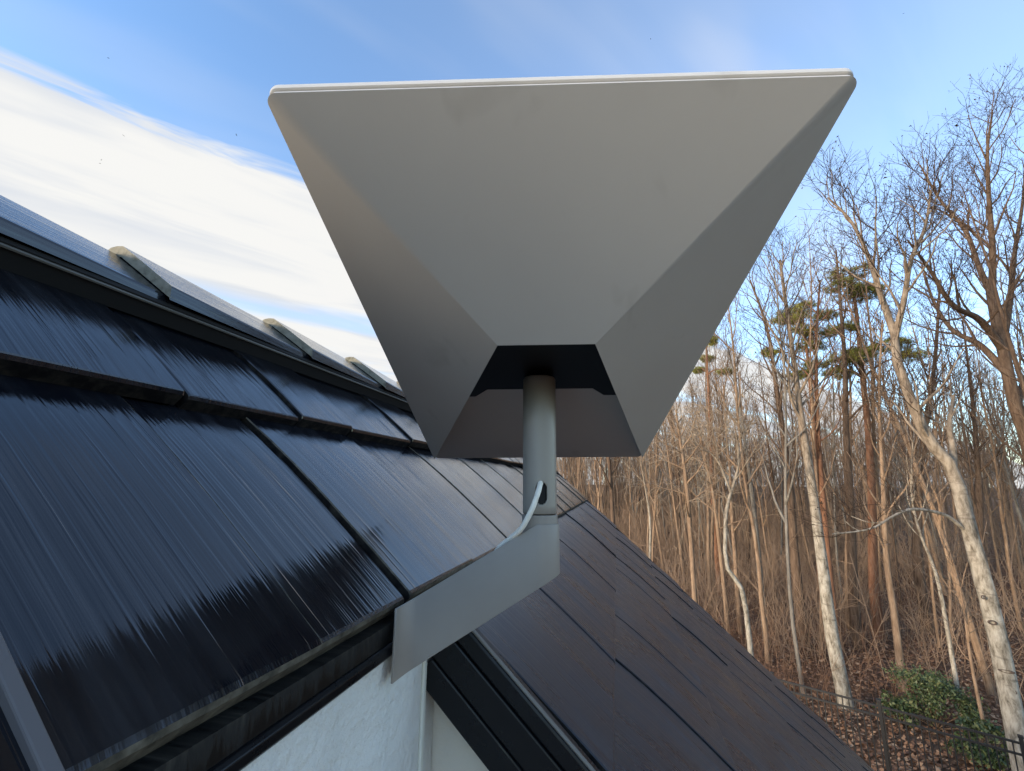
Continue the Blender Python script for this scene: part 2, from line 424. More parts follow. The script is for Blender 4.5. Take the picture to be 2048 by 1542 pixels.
# walls
m_wall = MT('white_stucco', (0.72, 0.74, 0.72), 0.85, 0, 0.2)
cw = m_wall.coord((1, 1, 1)); nw = m_wall.noise(cw, 55, 5, 0.65); nw2 = m_wall.noise(m_wall.coord((18, 18, 5)), 1, 4, 0.6)
m_wall.col(m_wall.mix(m_wall.ramp(nw2, [(0.45, grey(0)), (0.75, grey(0.35))]), (0.72, 0.715, 0.67), (0.50, 0.51, 0.48)))
m_wall.bump(nw, 0.9, 0.007)
m_cream = MT('cream_stucco', (0.70, 0.67, 0.58), 0.85, 0, 0.2)
m_cream.bump(m_cream.noise(m_cream.coord(), 60, 5, 0.65), 0.5, 0.005)
m_caulk = MT('pale_sealant', (0.74, 0.75, 0.66), 0.6)
GZ = -E0.z
WT = -0.036
part_box('wall', (A_NEAR + 0.05, 0.0905, -0.24, -0.006, GZ, WT), m_wall.m, wall_m, house)
part_box('corner_bead', (0.052, 0.0595, -0.0062, -0.0025, GZ, WT - 0.02), m_caulk.m, wall_m, house, 0.0015)
# wing below the lower roof: side wall facing the viewer, cut to the slope
sl_ = -0.682 / 0.7313
wing_o = (-LOW) * 0.7313 - 0.10
def wing_wall(name, a0, a1):
    prof = [(-0.24, GZ), (wing_o, GZ), (wing_o, -0.12 + sl_ * wing_o), (0.0, -0.085), (-0.24, -0.085)]
    return prism(name, prof, a0, a1, m_cream.m, wall_m, house)
wing_wall('side_wall', 0.0925, 0.20); wing_wall('side_wall', A_FAR - 0.16, A_FAR - 0.05)
part_box('front_wall', (0.2005, A_FAR - 0.1605, wing_o - 0.15, wing_o - 0.002, GZ, -0.14 + sl_ * wing_o), m_cream.m, wall_m, house)
# fascia under the upper eave: streaked black board and glossy drip strip
m_fascia = MT('streaked_fascia', (0.010, 0.010, 0.010), 0.6)
cf = m_fascia.coord((1, 1, 1), None, 'Object')
fa = m_fascia.n('ShaderNodeAttribute'); fa.attribute_name = 'roof_co'
fm = m_fascia.n('ShaderNodeMapping'); fm.inputs['Scale'].default_value = (190, 14, 9); m_fascia.l(fa.outputs['Vector'], fm.inputs[0])
nf_ = m_fascia.noise(fm.outputs[0], 1, 4, 0.6)
fsx = m_fascia.n('ShaderNodeSeparateXYZ'); m_fascia.l(fa.outputs['Vector'], fsx.inputs[0])
topf = m_fascia.n('ShaderNodeMapRange'); m_fascia.l(fsx.outputs[1], topf.inputs[0]); topf.inputs[1].default_value = -0.030; topf.inputs[2].default_value = -0.016
fac = m_fascia.math('ADD', m_fascia.math('MULTIPLY', topf.outputs[0], 0.30), nf_)
m_fascia.col(m_fascia.ramp(fac, [(0.72, (0.0035, 0.0035, 0.0035)), (0.92, (0.030, 0.027, 0.021)), (1.0, (0.07, 0.063, 0.05))]))
m_fascia.rough(m_fascia.ramp(fac, [(0.5, grey(0.35)), (0.75, grey(0.8))]))
fo = prism('fascia', [(-0.022, -0.016), (-0.0045, -0.016), (-0.0045, -0.032), (-0.022, -0.032)], A_NEAR, 0.088, m_fascia.m, wall_m, house)
def bake_ro(o):
    inv = wall_m.inverted(); me = o.data
    at_ = me.attributes.new('roof_co', 'FLOAT_VECTOR', 'POINT')
    at_.data.foreach_set('vector', np.array([((inv @ v.co).x, (inv @ v.co).z, (inv @ v.co).y) for v in me.vertices], dtype=np.float32).ravel())
bake_ro(fo)
prism('drip_strip', [(-0.022, -0.0322), (-0.003, -0.0322), (-0.0005, -0.035), (-0.0005, -0.041), (-0.003, -0.0435), (-0.022, -0.0435)], A_NEAR, 0.088, m_black.m, wall_m, house, bv=0.0008)
# rake trim of the lower roof (three stepped black metal strips running down the slope)
def rake(name, a0, a1, n0, n1, mat, bv=0.003):
    o = part_box(name, (a0, a1, LOW, -0.052, n0, n1), mat, roof_m, house, bv); return o
rake('rake_trim', 0.0615, 0.0845, -0.0222, -0.003, m_black.m, 0.003)
rake('rake_fascia', 0.0600, 0.0850, -0.0522, -0.0225, m_black.m, 0.002)
rake('rake_board', 0.0585, 0.0855, -0.079, -0.0525, m_black.m, 0.002)
rake('rake_seam', 0.0635, 0.070, -0.0035, -0.001, m_dull.m, 0.001)
# far rake trim
part_box('rake_trim', (A_FAR + 0.001, A_FAR + 0.012, LOW, RB - 0.05, -0.05, -0.006), m_black.m, roof_m, house, 0.003)
# plain gable closing walls of the upper part
gp = [(-0.02, GZ), (-0.02, -0.05), (RO - 0.012, RZ - 0.06), (RO - 4.0, RZ - 3.80), (RO - 4.0, GZ)]
prism('gable_wall', gp, A_FAR - 0.10, A_FAR - 0.052, m_cream.m, wall_m, house)
prism('gable_wall', gp, A_NEAR + 0.005, A_NEAR + 0.045, m_wall.m, wall_m, house)

# ================================================================== MOUNT: mast, arm, cable
MX, MY = 0.0275, 0.45
m_mast = MT('grey_coated_steel', (0.36, 0.37, 0.36), 0.42, 0.15, 0.5)
nm = m_mast.noise(m_mast.coord((40, 40, 14)), 1, 4, 0.6)
m_mast.col(m_mast.mix(m_mast.ramp(nm, [(0.50, grey(0)), (0.72, grey(0.30))]), (0.325, 0.300, 0.258), (0.40, 0.37, 0.31)))
m_mast.rough(m_mast.ramp(nm, [(0.3, grey(0.36)), (0.7, grey(0.52))]))
m_mast.bump(m_mast.noise(m_mast.coord((1, 1, 1)), 900, 2), 0.05, 0.0006)
m_arm = MT('grey_powder_coat', (0.33, 0.335, 0.335), 0.5, 0.1, 0.5)
na = m_arm.noise(m_arm.coord((14, 14, 14)), 1, 4, 0.6)
m_arm.col(m_arm.ramp(na, [(0.3, (0.300, 0.274, 0.240)), (0.7, (0.330, 0.302, 0.265))]))
m_arm.bump(m_arm.noise(m_arm.coord(), 1400, 2), 0.06, 0.0005)
m_dark = MT('painted_hollow_shade', (0.006, 0.006, 0.007), 0.7)

mount = empty('mast_mount', (MX, MY, H - 0.10))
tag(mount, 'grey steel mast on an angled arm bolted under the roof eave', 'mount')
PINV = Matrix.Translation(mount.location).inverted()
RM = 0.0162
def cyl(name, r, zlo, zhi, mat, parent, seg=64, cx=MX, cy=MY, ztilt=0.0):
    vs, fs = [], []
    for i in range(seg):
        t = 2 * math.pi * i / seg; x, y = r * math.cos(t), r * math.sin(t)
        d = x * O.x + y * O.y
        vs.append((cx + x, cy + y, zlo + ztilt * d)); vs.append((cx + x, cy + y, zhi))
    for i in range(seg):
        j2 = (i + 1) % seg; fs.append((2 * i, 2 * j2, 2 * j2 + 1, 2 * i + 1))
    fs.append(tuple(range(0, 2 * seg, 2))); fs.append(tuple(range(1, 2 * seg, 2)))
    o = py_obj(name, vs, fs, mat); smooth_by_angle(o, 40); o.parent = parent; o.matrix_parent_inverse = PINV
    return o
# pole with a real slot cut on the camera side
def pole():
    seg = 96; z0, z1 = H - 0.0285, H + 0.1035
    sl0, sl1 = H - 0.0195, H + 0.0005; hw = 0.0056
    a_c = math.atan2(-MY, -MX) + 0.10
    zs = [z0, z0 + 0.0008, sl0 - 0.0015] + [sl0 + (sl1 - sl0) * k / 20 for k in range(21)] + [sl1 + 0.0015, H + 0.05, z1 - 0.002, z1]
    bm = bmesh.new(); grid = []
    span = (hw / RM) * 1.5
    angs = [a_c - span + 2 * span * k / 30 for k in range(31)] + [a_c + span + (2 * math.pi - 2 * span) * k / 72 for k in range(1, 72)]
    for z in zs:
        rr = RM - (0.0008 if z in (z0,) else 0) - (0.0012 if z == z1 else 0)
        grid.append([bm.verts.new((MX + rr * math.cos(t), MY + rr * math.sin(t), z)) for t in angs])
    def inside(t, z):
        d = (t - a_c) * RM
        r = hw; 
        if abs(d) > hw: return False
        zc = min(max(z, sl0 + r), sl1 - r)
        return d * d + (z - zc) ** 2 < r * r
    na_ = len(angs)
    for i in range(len(zs) - 1):
        for k in range(na_):
            k2 = (k + 1) % na_
            t = (angs[k] + (angs[k2] if k2 else angs[0] + 2 * math.pi)) / 2; z = (zs[i] + zs[i + 1]) / 2
            if inside(t, z): continue
            bm.faces.new((grid[i][k], grid[i][k2], grid[i + 1][k2], grid[i + 1][k]))
    bm.faces.new(grid[-1])
    o = bm_obj('pole', bm, m_mast.m, mount, True); o.matrix_parent_inverse = PINV
    so_ = o.modifiers.new('wall', 'SOLIDIFY'); so_.thickness = 0.0016; so_.offset = -1
    return o
pole()
cyl('hollow_shade', RM - 0.0025, H - 0.028, H + 0.06, m_dark.m, mount)  # near-black core, paints the shade seen through the slot of the hollow pole
# arm: two side plates joined by the round nose under the pole, open on top for the cable
ZT = lambda t: H - 0.0372 + 0.593 * t       # top edge along the arm (t measured outwards from the pole)
ZB = lambda t: H - 0.0925 + 0.640 * t       # bottom edge
TW = -0.1275
AR = 0.0172
def armpt(t, off): return Vector((MX, MY, 0)) + O * t - A * off
collar_bm = bmesh.new()
seg = 72; zl = []; zh = []
for i in range(seg):
    t = 2 * math.pi * i / seg; x, y = (AR - 0.0004) * math.cos(t), (AR - 0.0004) * math.sin(t); d = x * O.x + y * O.y
    zl.append(collar_bm.verts.new((MX + x, MY + y, ZB(d)))); zh.append(collar_bm.verts.new((MX + x, MY + y, H - 0.0292)))
for i in range(seg): collar_bm.faces.new((zl[i], zl[(i + 1) % seg], zh[(i + 1) % seg], zh[i]))
collar_bm.faces.new(zh); collar_bm.faces.new(zl)
co_ = bm_obj('collar', collar_bm, m_arm.m, mount); smooth_by_angle(co_, 40); co_.matrix_parent_inverse = PINV
bevel(co_, 0.0009, 3, 50)
def arm():
    path = []   # plan outline: wall flare, front plate, nose, back plate, wall flare
    for k in range(7):                        # concave flare towards the wall on the viewer's side
        th = math.pi / 2 * k / 6
        path.append((TW + 0.014 * (1 - math.cos(th)), AR + 0.014 * (1 - math.sin(th))))
    for k in range(1, 14): path.append((TW + 0.014 + (0 - TW - 0.014) * k / 14, AR))
    for k in range(0, 21):
        th = math.pi / 2 - math.pi * k / 20
        path.append((AR * math.cos(th), AR * math.sin(th)))
    for k in range(1, 14): path.append((TW * k / 14, -AR))
    path.append((TW, -AR))
    bm = bmesh.new(); lo, hi = [], []
    for t, off in path:
        p = armpt(t, off)
        lo.append(bm.verts.new((p.x, p.y, ZB(t)))); hi.append(bm.verts.new((p.x, p.y, ZT(min(t, 0.0)))))
    for i in range(len(path) - 1): bm.faces.new((lo[i], lo[i + 1], hi[i + 1], hi[i]))
    me_o = bm_obj('arm', bm, m_arm.m, mount, True); me_o.matrix_parent_inverse = PINV
    s2 = me_o.modifiers.new('wall', 'SOLIDIFY'); s2.thickness = 0.0022; s2.offset = 0.0
    bevel(me_o, 0.0005, 2, 50)
    return me_o
arm()
# underside of the arm channel
ub = bmesh.new(); q = []
for t, off in ((TW + 0.002, AR - 0.0015), (0, AR - 0.0015), (0, -AR + 0.0015), (TW + 0.002, -AR + 0.0015)):
    p = armpt(t, off); q.append(ub.verts.new((p.x, p.y, ZB(t) + 0.003)))
ub.faces.new(q)
uo = bm_obj('arm_floor', ub, m_arm.m, mount); uo.matrix_parent_inverse = PINV
# cable
m_cable = MT('white_cable', (0.95, 0.92, 0.80), 0.45)
def tube_curve(name, pts, r, mat, parent=None, k=14, sub=8):
    P = [Vector(p) for p in pts]; path = []
    for i in range(len(P) - 1):
        p0, p1, p2, p3 = P[max(i - 1, 0)], P[i], P[i + 1], P[min(i + 2, len(P) - 1)]
        for s in range(sub):
            t = s / sub
            path.append(0.5 * ((2 * p1) + (p2 - p0) * t + (2 * p0 - 5 * p1 + 4 * p2 - p3) * t * t + (3 * p1 - p0 - 3 * p2 + p3) * t ** 3))
    path.append(P[-1])
    vs, fs = [], []
    for i, p in enumerate(path):
        d = (path[min(i + 1, len(path) - 1)] - path[max(i - 1, 0)]).normalized()
        s = d.cross(Vector((0.3, 0.2, 0.93))).normalized(); w = d.cross(s)
        for m_ in range(k):
            t = 2 * math.pi * m_ / k; vs.append(p + s * (r * math.cos(t)) + w * (r * math.sin(t)))
    for i in range(len(path) - 1):
        for m_ in range(k): fs.append((i * k + m_, i * k + (m_ + 1) % k, (i + 1) * k + (m_ + 1) % k, (i + 1) * k + m_))
    fs.append(tuple(range(k))); fs.append(tuple(range(len(path) * k - 1, len(path) * k - k - 1, -1)))
    return py_obj(name, vs, fs, mat, parent, True)
cpts = [at(1086, 955, MY - 0.002), at(1081, 966, MY - 0.0150), at(1076, 985, MY - 0.0235), at(1064, 1018, MY - 0.0255), at(1044, 1055, MY - 0.0195),
        at(1022, 1076, MY - 0.008), at(1000, 1094, MY + 0.002), at(975, 1128, MY + 0.010), at(930, 1190, MY + 0.018)]
cb_ = tube_curve('cable', cpts, 0.0025, m_cable.m)
tag(cb_, 'white cable curving from the slot in the mast into the arm', 'cable')

# ================================================================== DISH
DU = Vector((0.99943666, -0.03007743, 0.01488987)); DV = Vector((0.03326661, 0.94648832, -0.32101899))
DW = DU.cross(DV).normalized(); DV = DW.cross(DU).normalized()
DO = Vector((0.0302, 0.4391, 0.1223 + H))
dish_m = Matrix(((DU.x, DV.x, DW.x, DO.x), (DU.y, DV.y, DW.y, DO.y), (DU.z, DV.z, DW.z, DO.z), (0, 0, 0, 1)))
m_dish = MT('light_grey_plastic', (0.72, 0.72, 0.70), 0.48, 0, 0.45)
cdh = m_dish.coord(); nd = m_dish.noise(m_dish.coord((10, 5, 10)), 1, 5, 0.6)
sm = m_dish.noise(m_dish.coord((26, 12, 26)), 1, 3, 0.5, 0.5)
m_dish.col(m_dish.mix(m_dish.ramp(sm, [(0.65, grey(0)), (0.80, grey(0.45))]),
           m_dish.ramp(nd, [(0.3, (0.60, 0.57, 0.53)), (0.7, (0.635, 0.605, 0.56))]), (0.43, 0.40, 0.355)))
m_dish.rough(m_dish.ramp(nd, [(0.3, grey(0.42)), (0.7, grey(0.55))]))
m_dish.bump(m_dish.noise(cdh, 1500, 2), 0.05, 0.0004)
m_face = MT('white_radome', (0.62, 0.62, 0.60), 0.4)
dish = empty('satellite_dish', DO - DW * 0.05)
tag(dish, 'flat grey rectangular satellite dish seen from below on its mast', 'satellite dish')
DINV = Matrix.Translation(dish.location).inverted()
hw_, hl_, cr = 0.1515, 0.2565, 0.0065
def rrect(ins, w, n=8, r=cr):
    pts = []
    for cx, cy, s in ((hw_ - r, hl_ - r, 0), (-hw_ + r, hl_ - r, 1), (-hw_ + r, -hl_ + r, 2), (hw_ - r, -hl_ + r, 3)):
        for k in range(n + 1):
            t = math.pi / 2 * (s + k / n); pts.append(Vector((cx + (r - ins) * math.cos(t), cy + (r - ins) * math.sin(t), w)))
    return pts
def loft(name, rings, mat, parent, cap0=True, cap1=True, ang=40):
    bm = bmesh.new(); rv = [[bm.verts.new(dish_m @ p) for p in r] for r in rings]; k = len(rv[0])
    for i in range(len(rv) - 1):
        for m_ in range(k): bm.faces.new((rv[i][m_], rv[i][(m_ + 1) % k], rv[i + 1][(m_ + 1) % k], rv[i + 1][m_]))
    if cap0: bm.faces.new(rv[0])
    if cap1: bm.faces.new(rv[-1])
    o = bm_obj(name, bm, mat, parent); smooth_by_angle(o, ang); o.matrix_parent_inverse = DINV; return o
loft('front_panel', [rrect(0.0035, 0.0004), rrect(0.0035, 0.0042), rrect(0.0055, 0.0060)], m_face.m, dish)
loft('back_plate', [rrect(0.0012, 0.0), rrect(0.0002, -0.0006), rrect(0.0, -0.0020), rrect(0.0004, -0.0034), rrect(0.003, -0.0048)], m_dish.m, dish)
# back housing: near panel, two side panels, ridge; the far side is open around the mast
def housing():
    w0 = -0.0050
    p1, p2 = Vector((-0.0375, -0.101, -0.055)), Vector((0.0335, -0.101, -0.055))
    ring = rrect(0.0014, w0, 20)
    n = 21
    fr, fl, nl, nr = ring[0:n], ring[n:2 * n], ring[2 * n:3 * n], ring[3 * n:4 * n]
    bm = bmesh.new()
    mk = lambda p: bm.verts.new(dish_m @ p)
    v1, v2 = mk(p1), mk(p2)
    NL, NR, FL, FR = [mk(p) for p in nl], [mk(p) for p in nr], [mk(p) for p in fl], [mk(p) for p in fr]
    # left side: from far-left corner end to near-left corner
    L = [FL[-1]] + NL; 
    for i in range(len(L) - 1): bm.faces.new((L[i], L[i + 1], v1))
    bm.faces.new((NL[-1], NR[0], v2, v1))
    Rr = NR + [FR[0]]
    for i in range(len(Rr) - 1): bm.faces.new((Rr[i], Rr[i + 1], v2))
    o = bm_obj('housing', bm, m_dish.m, dish, False); o.matrix_parent_inverse = DINV
    so_ = o.modifiers.new('wall', 'SOLIDIFY'); so_.thickness = 0.0030; so_.offset = -1.0; so_.use_even_offset = True
    return o
housing()
# black pivot cover lying in the recess
m_pivot = MT('black_plastic', (0.007, 0.007, 0.0075), 0.5)
def piv():
    pr = [(-0.060, -0.10), (0.056, -0.10), (0.084, 0.055), (0.083, 0.0605), (0.068, 0.0605), (0.054, 0.0455), (-0.058, 0.0455), (-0.072, 0.0605), (-0.087, 0.0605), (-0.088, 0.055)]
    bm = bmesh.new(); lo = [bm.verts.new(dish_m @ Vector((x, y, -0.0052))) for x, y in pr]; hi = [bm.verts.new(dish_m @ Vector((x, y, -0.0105))) for x, y in pr]
    bm.faces.new(lo); bm.faces.new(hi)
    for i in range(len(pr)): bm.faces.new((lo[i], lo[(i + 1) % len(pr)], hi[(i + 1) % len(pr)], hi[i]))
    o = bm_obj('pivot_cover', bm, m_pivot.m, dish); o.matrix_parent_inverse = DINV; bevel(o, 0.0012, 2, 30)
piv()

# ================================================================== TREES
def bark(name, stops, scale=(9, 9, 1.6), bands=0.0, bump=0.6):
    M = MT(name, rough=0.9, spec=0.15)
    n = M.noise(M.coord(scale), 1.4, 6, 0.65, 0.4)
    c = M.ramp(n, stops)
    if bands:
        n2 = M.noise(M.coord((1.5, 1.5, 7)), 1.0, 4, 0.6, 0.8)
        c = M.mix(M.ramp(n2, [(0.60, grey(0)), (0.72, grey(bands))]), c, stops[0][1])
    if bands:
        zc = M.n('ShaderNodeTexCoord'); zs = M.n('ShaderNodeSeparateXYZ'); M.l(zc.outputs['Object'], zs.inputs[0])
        zr = M.n('ShaderNodeMapRange'); M.l(zs.outputs[2], zr.inputs[0]); zr.inputs[1].default_value = 3.5; zr.inputs[2].default_value = 7.5
        c = M.mix(M.math('MULTIPLY', zr.outputs[0], 0.85), c, M.ramp(n, [(0.28, (0.085, 0.060, 0.042)), (0.50, (0.20, 0.145, 0.10)), (0.75, (0.31, 0.235, 0.165))]))
    M.col(c); M.bump(n, bump, 0.03); return M.m
b_pale = bark('pale_bark', [(0.30, (0.085, 0.068, 0.050)), (0.45, (0.25, 0.215, 0.165)), (0.60, (0.40, 0.355, 0.285)), (0.78, (0.50, 0.45, 0.37))], (8, 8, 3.0), 0.75)
b_tan = bark('tan_bark', [(0.28, (0.10, 0.062, 0.038)), (0.50, (0.25, 0.165, 0.105)), (0.75, (0.38, 0.27, 0.18))])
b_brown = bark('brown_bark', [(0.28, (0.045, 0.028, 0.019)), (0.50, (0.125, 0.082, 0.055)), (0.75, (0.21, 0.145, 0.10))])
b_red = bark('red_pine_bark', [(0.28, (0.075, 0.034, 0.020)), (0.50, (0.215, 0.105, 0.060)), (0.75, (0.31, 0.17, 0.105))])
b_grey = bark('grey_bark', [(0.28, (0.075, 0.066, 0.056)), (0.50, (0.17, 0.15, 0.125)), (0.75, (0.27, 0.24, 0.20))])
t_brown = MT('twig_brown', (0.105, 0.066, 0.045), 0.9, 0, 0.1).m
t_grey = MT('twig_grey', (0.135, 0.105, 0.082), 0.9, 0, 0.1).m
t_dark = MT('twig_dark', (0.058, 0.038, 0.027), 0.9, 0, 0.1).m
t_pale = MT('twig_pale', (0.34, 0.26, 0.18), 0.9, 0, 0.1).m
t_red = MT('brush_red', (0.21, 0.120, 0.075), 0.9, 0, 0.1).m

class Wood:
    """collects tapered branch polylines and turns them into one mesh"""
    def __init__(s): s.g = {}; s.bud = []
    def add(s, pts, rad, k): s.g.setdefault((len(pts), k), []).append((pts, rad))
    def arrays(s):
        V, Fq, base = [], [], 0
        for (n, k), L in s.g.items():
            P = np.array([p for p, _ in L], dtype=np.float64); Rr = np.array([r for _, r in L], dtype=np.float64)
            T = np.gradient(P, axis=1); T /= np.linalg.norm(T, axis=2, keepdims=True) + 1e-9
            ref = np.zeros_like(T); m = np.abs(T[:, :1, 2:3]) < 0.8
            ref[..., 2:3] = np.where(m, 1.0, 0.0); ref[..., 0:1] = np.where(m, 0.0, 1.0)
            U = np.cross(T, ref); U /= np.linalg.norm(U, axis=2, keepdims=True) + 1e-9
            Wv = np.cross(T, U)
            th = np.arange(k) * 2 * np.pi / k
            vv = P[:, :, None] + Rr[:, :, None, None] * (U[:, :, None] * np.cos(th)[:, None] + Wv[:, :, None] * np.sin(th)[:, None])
            b = len(L); idx = np.arange(b * n * k).reshape(b, n, k) + base
            q = np.stack([idx[:, :-1, :], np.roll(idx, -1, 2)[:, :-1, :], np.roll(idx, -1, 2)[:, 1:, :], idx[:, 1:, :]], -1).reshape(-1, 4)
            V.append(vv.reshape(-1, 3)); Fq.append(q); base += b * n * k
        Tq = []
        if s.bud:
            Bp = np.array(s.bud); nb = len(Bp); r = np.random.default_rng(3)
            d = r.normal(size=(nb, 3, 3)) * 0.022
            V.append((Bp[:, None] + d).reshape(-1, 3)); Tq = [np.arange(nb * 3).reshape(-1, 3) + base]
        return np.concatenate(V), [np.concatenate(Fq)] + Tq
    def mesh(s, name):
        v, f = s.arrays(); return mesh_np(name, v, f)

def vrand(rg): 
    while True:
        v = Vector((rg.uniform(-1, 1), rg.uniform(-1, 1), rg.uniform(-1, 1)))
        if 0.01 < v.length < 1: return v.normalized()
def limb(rg, p, d, L, n, wob, trop):
    pts = [p.copy()]; d = d.normalized(); st = L / (n - 1)
    for i in range(n - 1):
        d = (d + vrand(rg) * wob + Vector((0, 0, trop))).normalized(); p = p + d * st; pts.append(p)
    return pts
def along(pts, t):
    x = t * (len(pts) - 1); i = min(int(x), len(pts) - 2); f = x - i
    return pts[i].lerp(pts[i + 1], f), (pts[i + 1] - pts[i]).normalized()
def side_dir(rg, d, ang, az):
    s = d.cross(Vector((0.31, 0.17, 0.93)) if abs(d.z) < 0.9 else Vector((1, 0, 0))).normalized(); w = d.cross(s)
    return d * math.cos(ang) + (s * math.cos(az) + w * math.sin(az)) * math.sin(ang)
def taper(r0, r1, n, p=1.0): return [r0 + (r1 - r0) * (i / (n - 1)) ** p for i in range(n)]

def dress(rg, trunk, crown, stem, r_at, t0, n1, L1, dens=1.0, trop=0.10, droop=0.0, ang=(0.55, 1.0), fine=True, bud=0.35, twr=1.0):
    """grow limbs, branches, twigs along a stem from fraction t0 up"""
    az = rg.uniform(0, 6.28)
    for i in range(n1):
        t = t0 + (1 - t0) * ((i + rg.random() * 0.8) / n1) ** 0.9; t = min(t, 0.985)
        p, d = along(stem, t); az += 2.4 + rg.uniform(-0.5, 0.5)
        rel = (t - t0) / (1 - t0)
        L = L1 * (1.0 - 0.62 * rel) * rg.uniform(0.65, 1.15)
        r = min(r_at(t) * rg.uniform(0.40, 0.62), L * 0.020 + 0.012)
        n_ = 9; lb = limb(rg, p, side_dir(rg, d, rg.uniform(*ang) * (1 - 0.35 * rel), az), L, n_, 0.17, trop)
        trunk.add(lb, taper(r, 0.010 * twr, n_, 0.85), 6)
        nb = max(3, int(L * 2.1 * dens)); az2 = rg.uniform(0, 6.28)
        for j in range(nb):
            t2 = 0.22 + 0.78 * (j + rg.random()) / nb; t2 = min(t2, 0.99)
            p2, d2 = along(lb, t2); az2 += 2.4 + rg.uniform(-0.6, 0.6)
            L2 = L * (0.55 - 0.30 * t2) * rg.uniform(0.6, 1.3) + 0.35
            b2 = limb(rg, p2, side_dir(rg, d2, rg.uniform(0.45, 0.95), az2), L2, 6, 0.20, trop * 0.9 - droop * 0.4)
            crown.add(b2, taper(0.0045 * twr + 0.006 * L2, 0.0045 * twr, 6), 4)
            nc = max(3, int(L2 * 4.2 * dens)); az3 = rg.uniform(0, 6.28)
            for k in range(nc):
                t3 = 0.15 + 0.85 * (k + rg.random()) / nc; t3 = min(t3, 0.99)
                p3, d3 = along(b2, t3); az3 += 2.4 + rg.uniform(-0.6, 0.6)
                L3 = rg.uniform(0.35, 0.85) * (1 + 0.6 * droop)
                b3 = limb(rg, p3, side_dir(rg, d3, rg.uniform(0.4, 0.9), az3), L3, 4, 0.24, 0.10 - droop)
                crown.add(b3, taper(0.0058 * twr, 0.0030 * twr, 4), 3)
                if rg.random() < bud: crown.bud.append(tuple(b3[-1]))
                if fine:
                    for q in range(2):
                        p4, d4 = along(b3, rg.uniform(0.25, 0.9))
                        b4 = limb(rg, p4, side_dir(rg, d4, rg.uniform(0.4, 0.9), rg.uniform(0, 6.28)), rg.uniform(0.2, 0.45), 3, 0.2, 0.08 - droop)
                        crown.add(b4, taper(0.0042 * twr, 0.0024 * twr, 3), 3)
                        if rg.random() < bud: crown.bud.append(tuple(b4[-1]))

def resample(pts, n):
    """smooth path through control points"""
    P = [Vector(p) for p in pts]; out = []
    m = len(P) - 1
    for s in range(n):
        x = s / (n - 1) * m; i = min(int(x), m - 1); t = x - i
        p0, p1, p2, p3 = P[max(i - 1, 0)], P[i], P[i + 1], P[min(i + 2, m)]
        out.append(0.5 * ((2 * p1) + (p2 - p0) * t + (2 * p0 - 5 * p1 + 4 * p2 - p3) * t * t + (3 * p1 - p0 - 3 * p2 + p3) * t ** 3))
    return out

def finish(name, trunk, crown, base, label, group, tm, cm):
    """tree > trunk, crown; meshes are stored relative to the base"""
    e = empty(name, base)
    tag(e, label, 'tree', group)
    for nm_, wd, mt in (('trunk', trunk, tm), ('crown', crown, cm)):
        if not wd.g: continue
        v, f = wd.arrays(); v = v - np.array(base)
        link(nm_, mesh_np(nm_, v, f), mt, e)
    return e

def hero(seed, label, stems, tm, cm, name='bare_tree', group=None, **kw):
    """stems: list of (control points, r0, r1, t0, n1, L1)"""
    rg = random.Random(seed); tr, cr_ = Wood(), Wood()
    base = Vector(stems[0][0][0])
    for (cp, ra, rb, t0, n1, L1) in stems:
        n = 18; pts = resample(cp, n)
        tr.add(pts, taper(ra, rb, n, 0.9), 12)
        dress(rg, tr, cr_, pts, lambda t: ra + (rb - ra) * t, t0, n1, L1, **kw)
    return finish(name, tr, cr_, tuple(base), label, group, tm, cm)

def ground_under(x, y, Y):
    p = at(x, y, Y); return Vector((p.x, p.y, gz(p.x, p.y) - 0.1))
def path(Y, *px, dy=None):
    """control points from photo positions, at Y metres ahead (dy: drift in depth per point)"""
    return [at(x, y, Y + (dy[i] if dy else 0)) for i, (x, y) in enumerate(px)]

# 1 pale leaning tree beside the fence, right edge
Y1 = 9.7
h1 = path(Y1, (2062, 1600), (2032, 1460), (1992, 1260), (1945, 1085), (1905, 940), (1851, 870), (1797, 731), (1790, 670), dy=[0, 0, 0, 0, .1, .2, .4, .5])
base1 = Vector((h1[0].x + 0.12, h1[0].y, gz(h1[0].x, h1[0].y) - 0.2))
T1 = hero(11, 'tall pale barked tree with knots leaning in by the black fence', [
    ([base1] + h1, 0.200, 0.080, 0.62, 5, 2.2),
    (path(Y1 + .5, (1790, 672), (1765, 600), (1734, 507), (1700, 440), (1655, 395), dy=[0, .2, .4, .5, .6]), 0.085, 0.02, 0.15, 12, 2.0),
    (path(Y1 + .5, (1790, 672), (1808, 600), (1822, 520), (1850, 455), (1862, 380), dy=[0, -.2, -.4, -.5, -.6]), 0.075, 0.02, 0.15, 12, 1.9),
    (path(Y1 + .1, (1905, 945), (1906, 900), (1899, 850), (1908, 790), dy=[0, .2, .3, .5]), 0.085, 0.03, 0.5, 5, 1.3),
    (path(Y1, (1925, 1056), (1890, 1030), (1830, 1018), (1790, 1030), (1740, 1058), (1665, 1068), dy=[0, -.1, -.3, -.4, -.5, -.6]), 0.040, 0.012, 0.5, 5, 0.8),
], b_pale, t_dark, dens=1.5, trop=0.12)
m_knot = MT('knot_scar', (0.085, 0.06, 0.045), 0.9).m
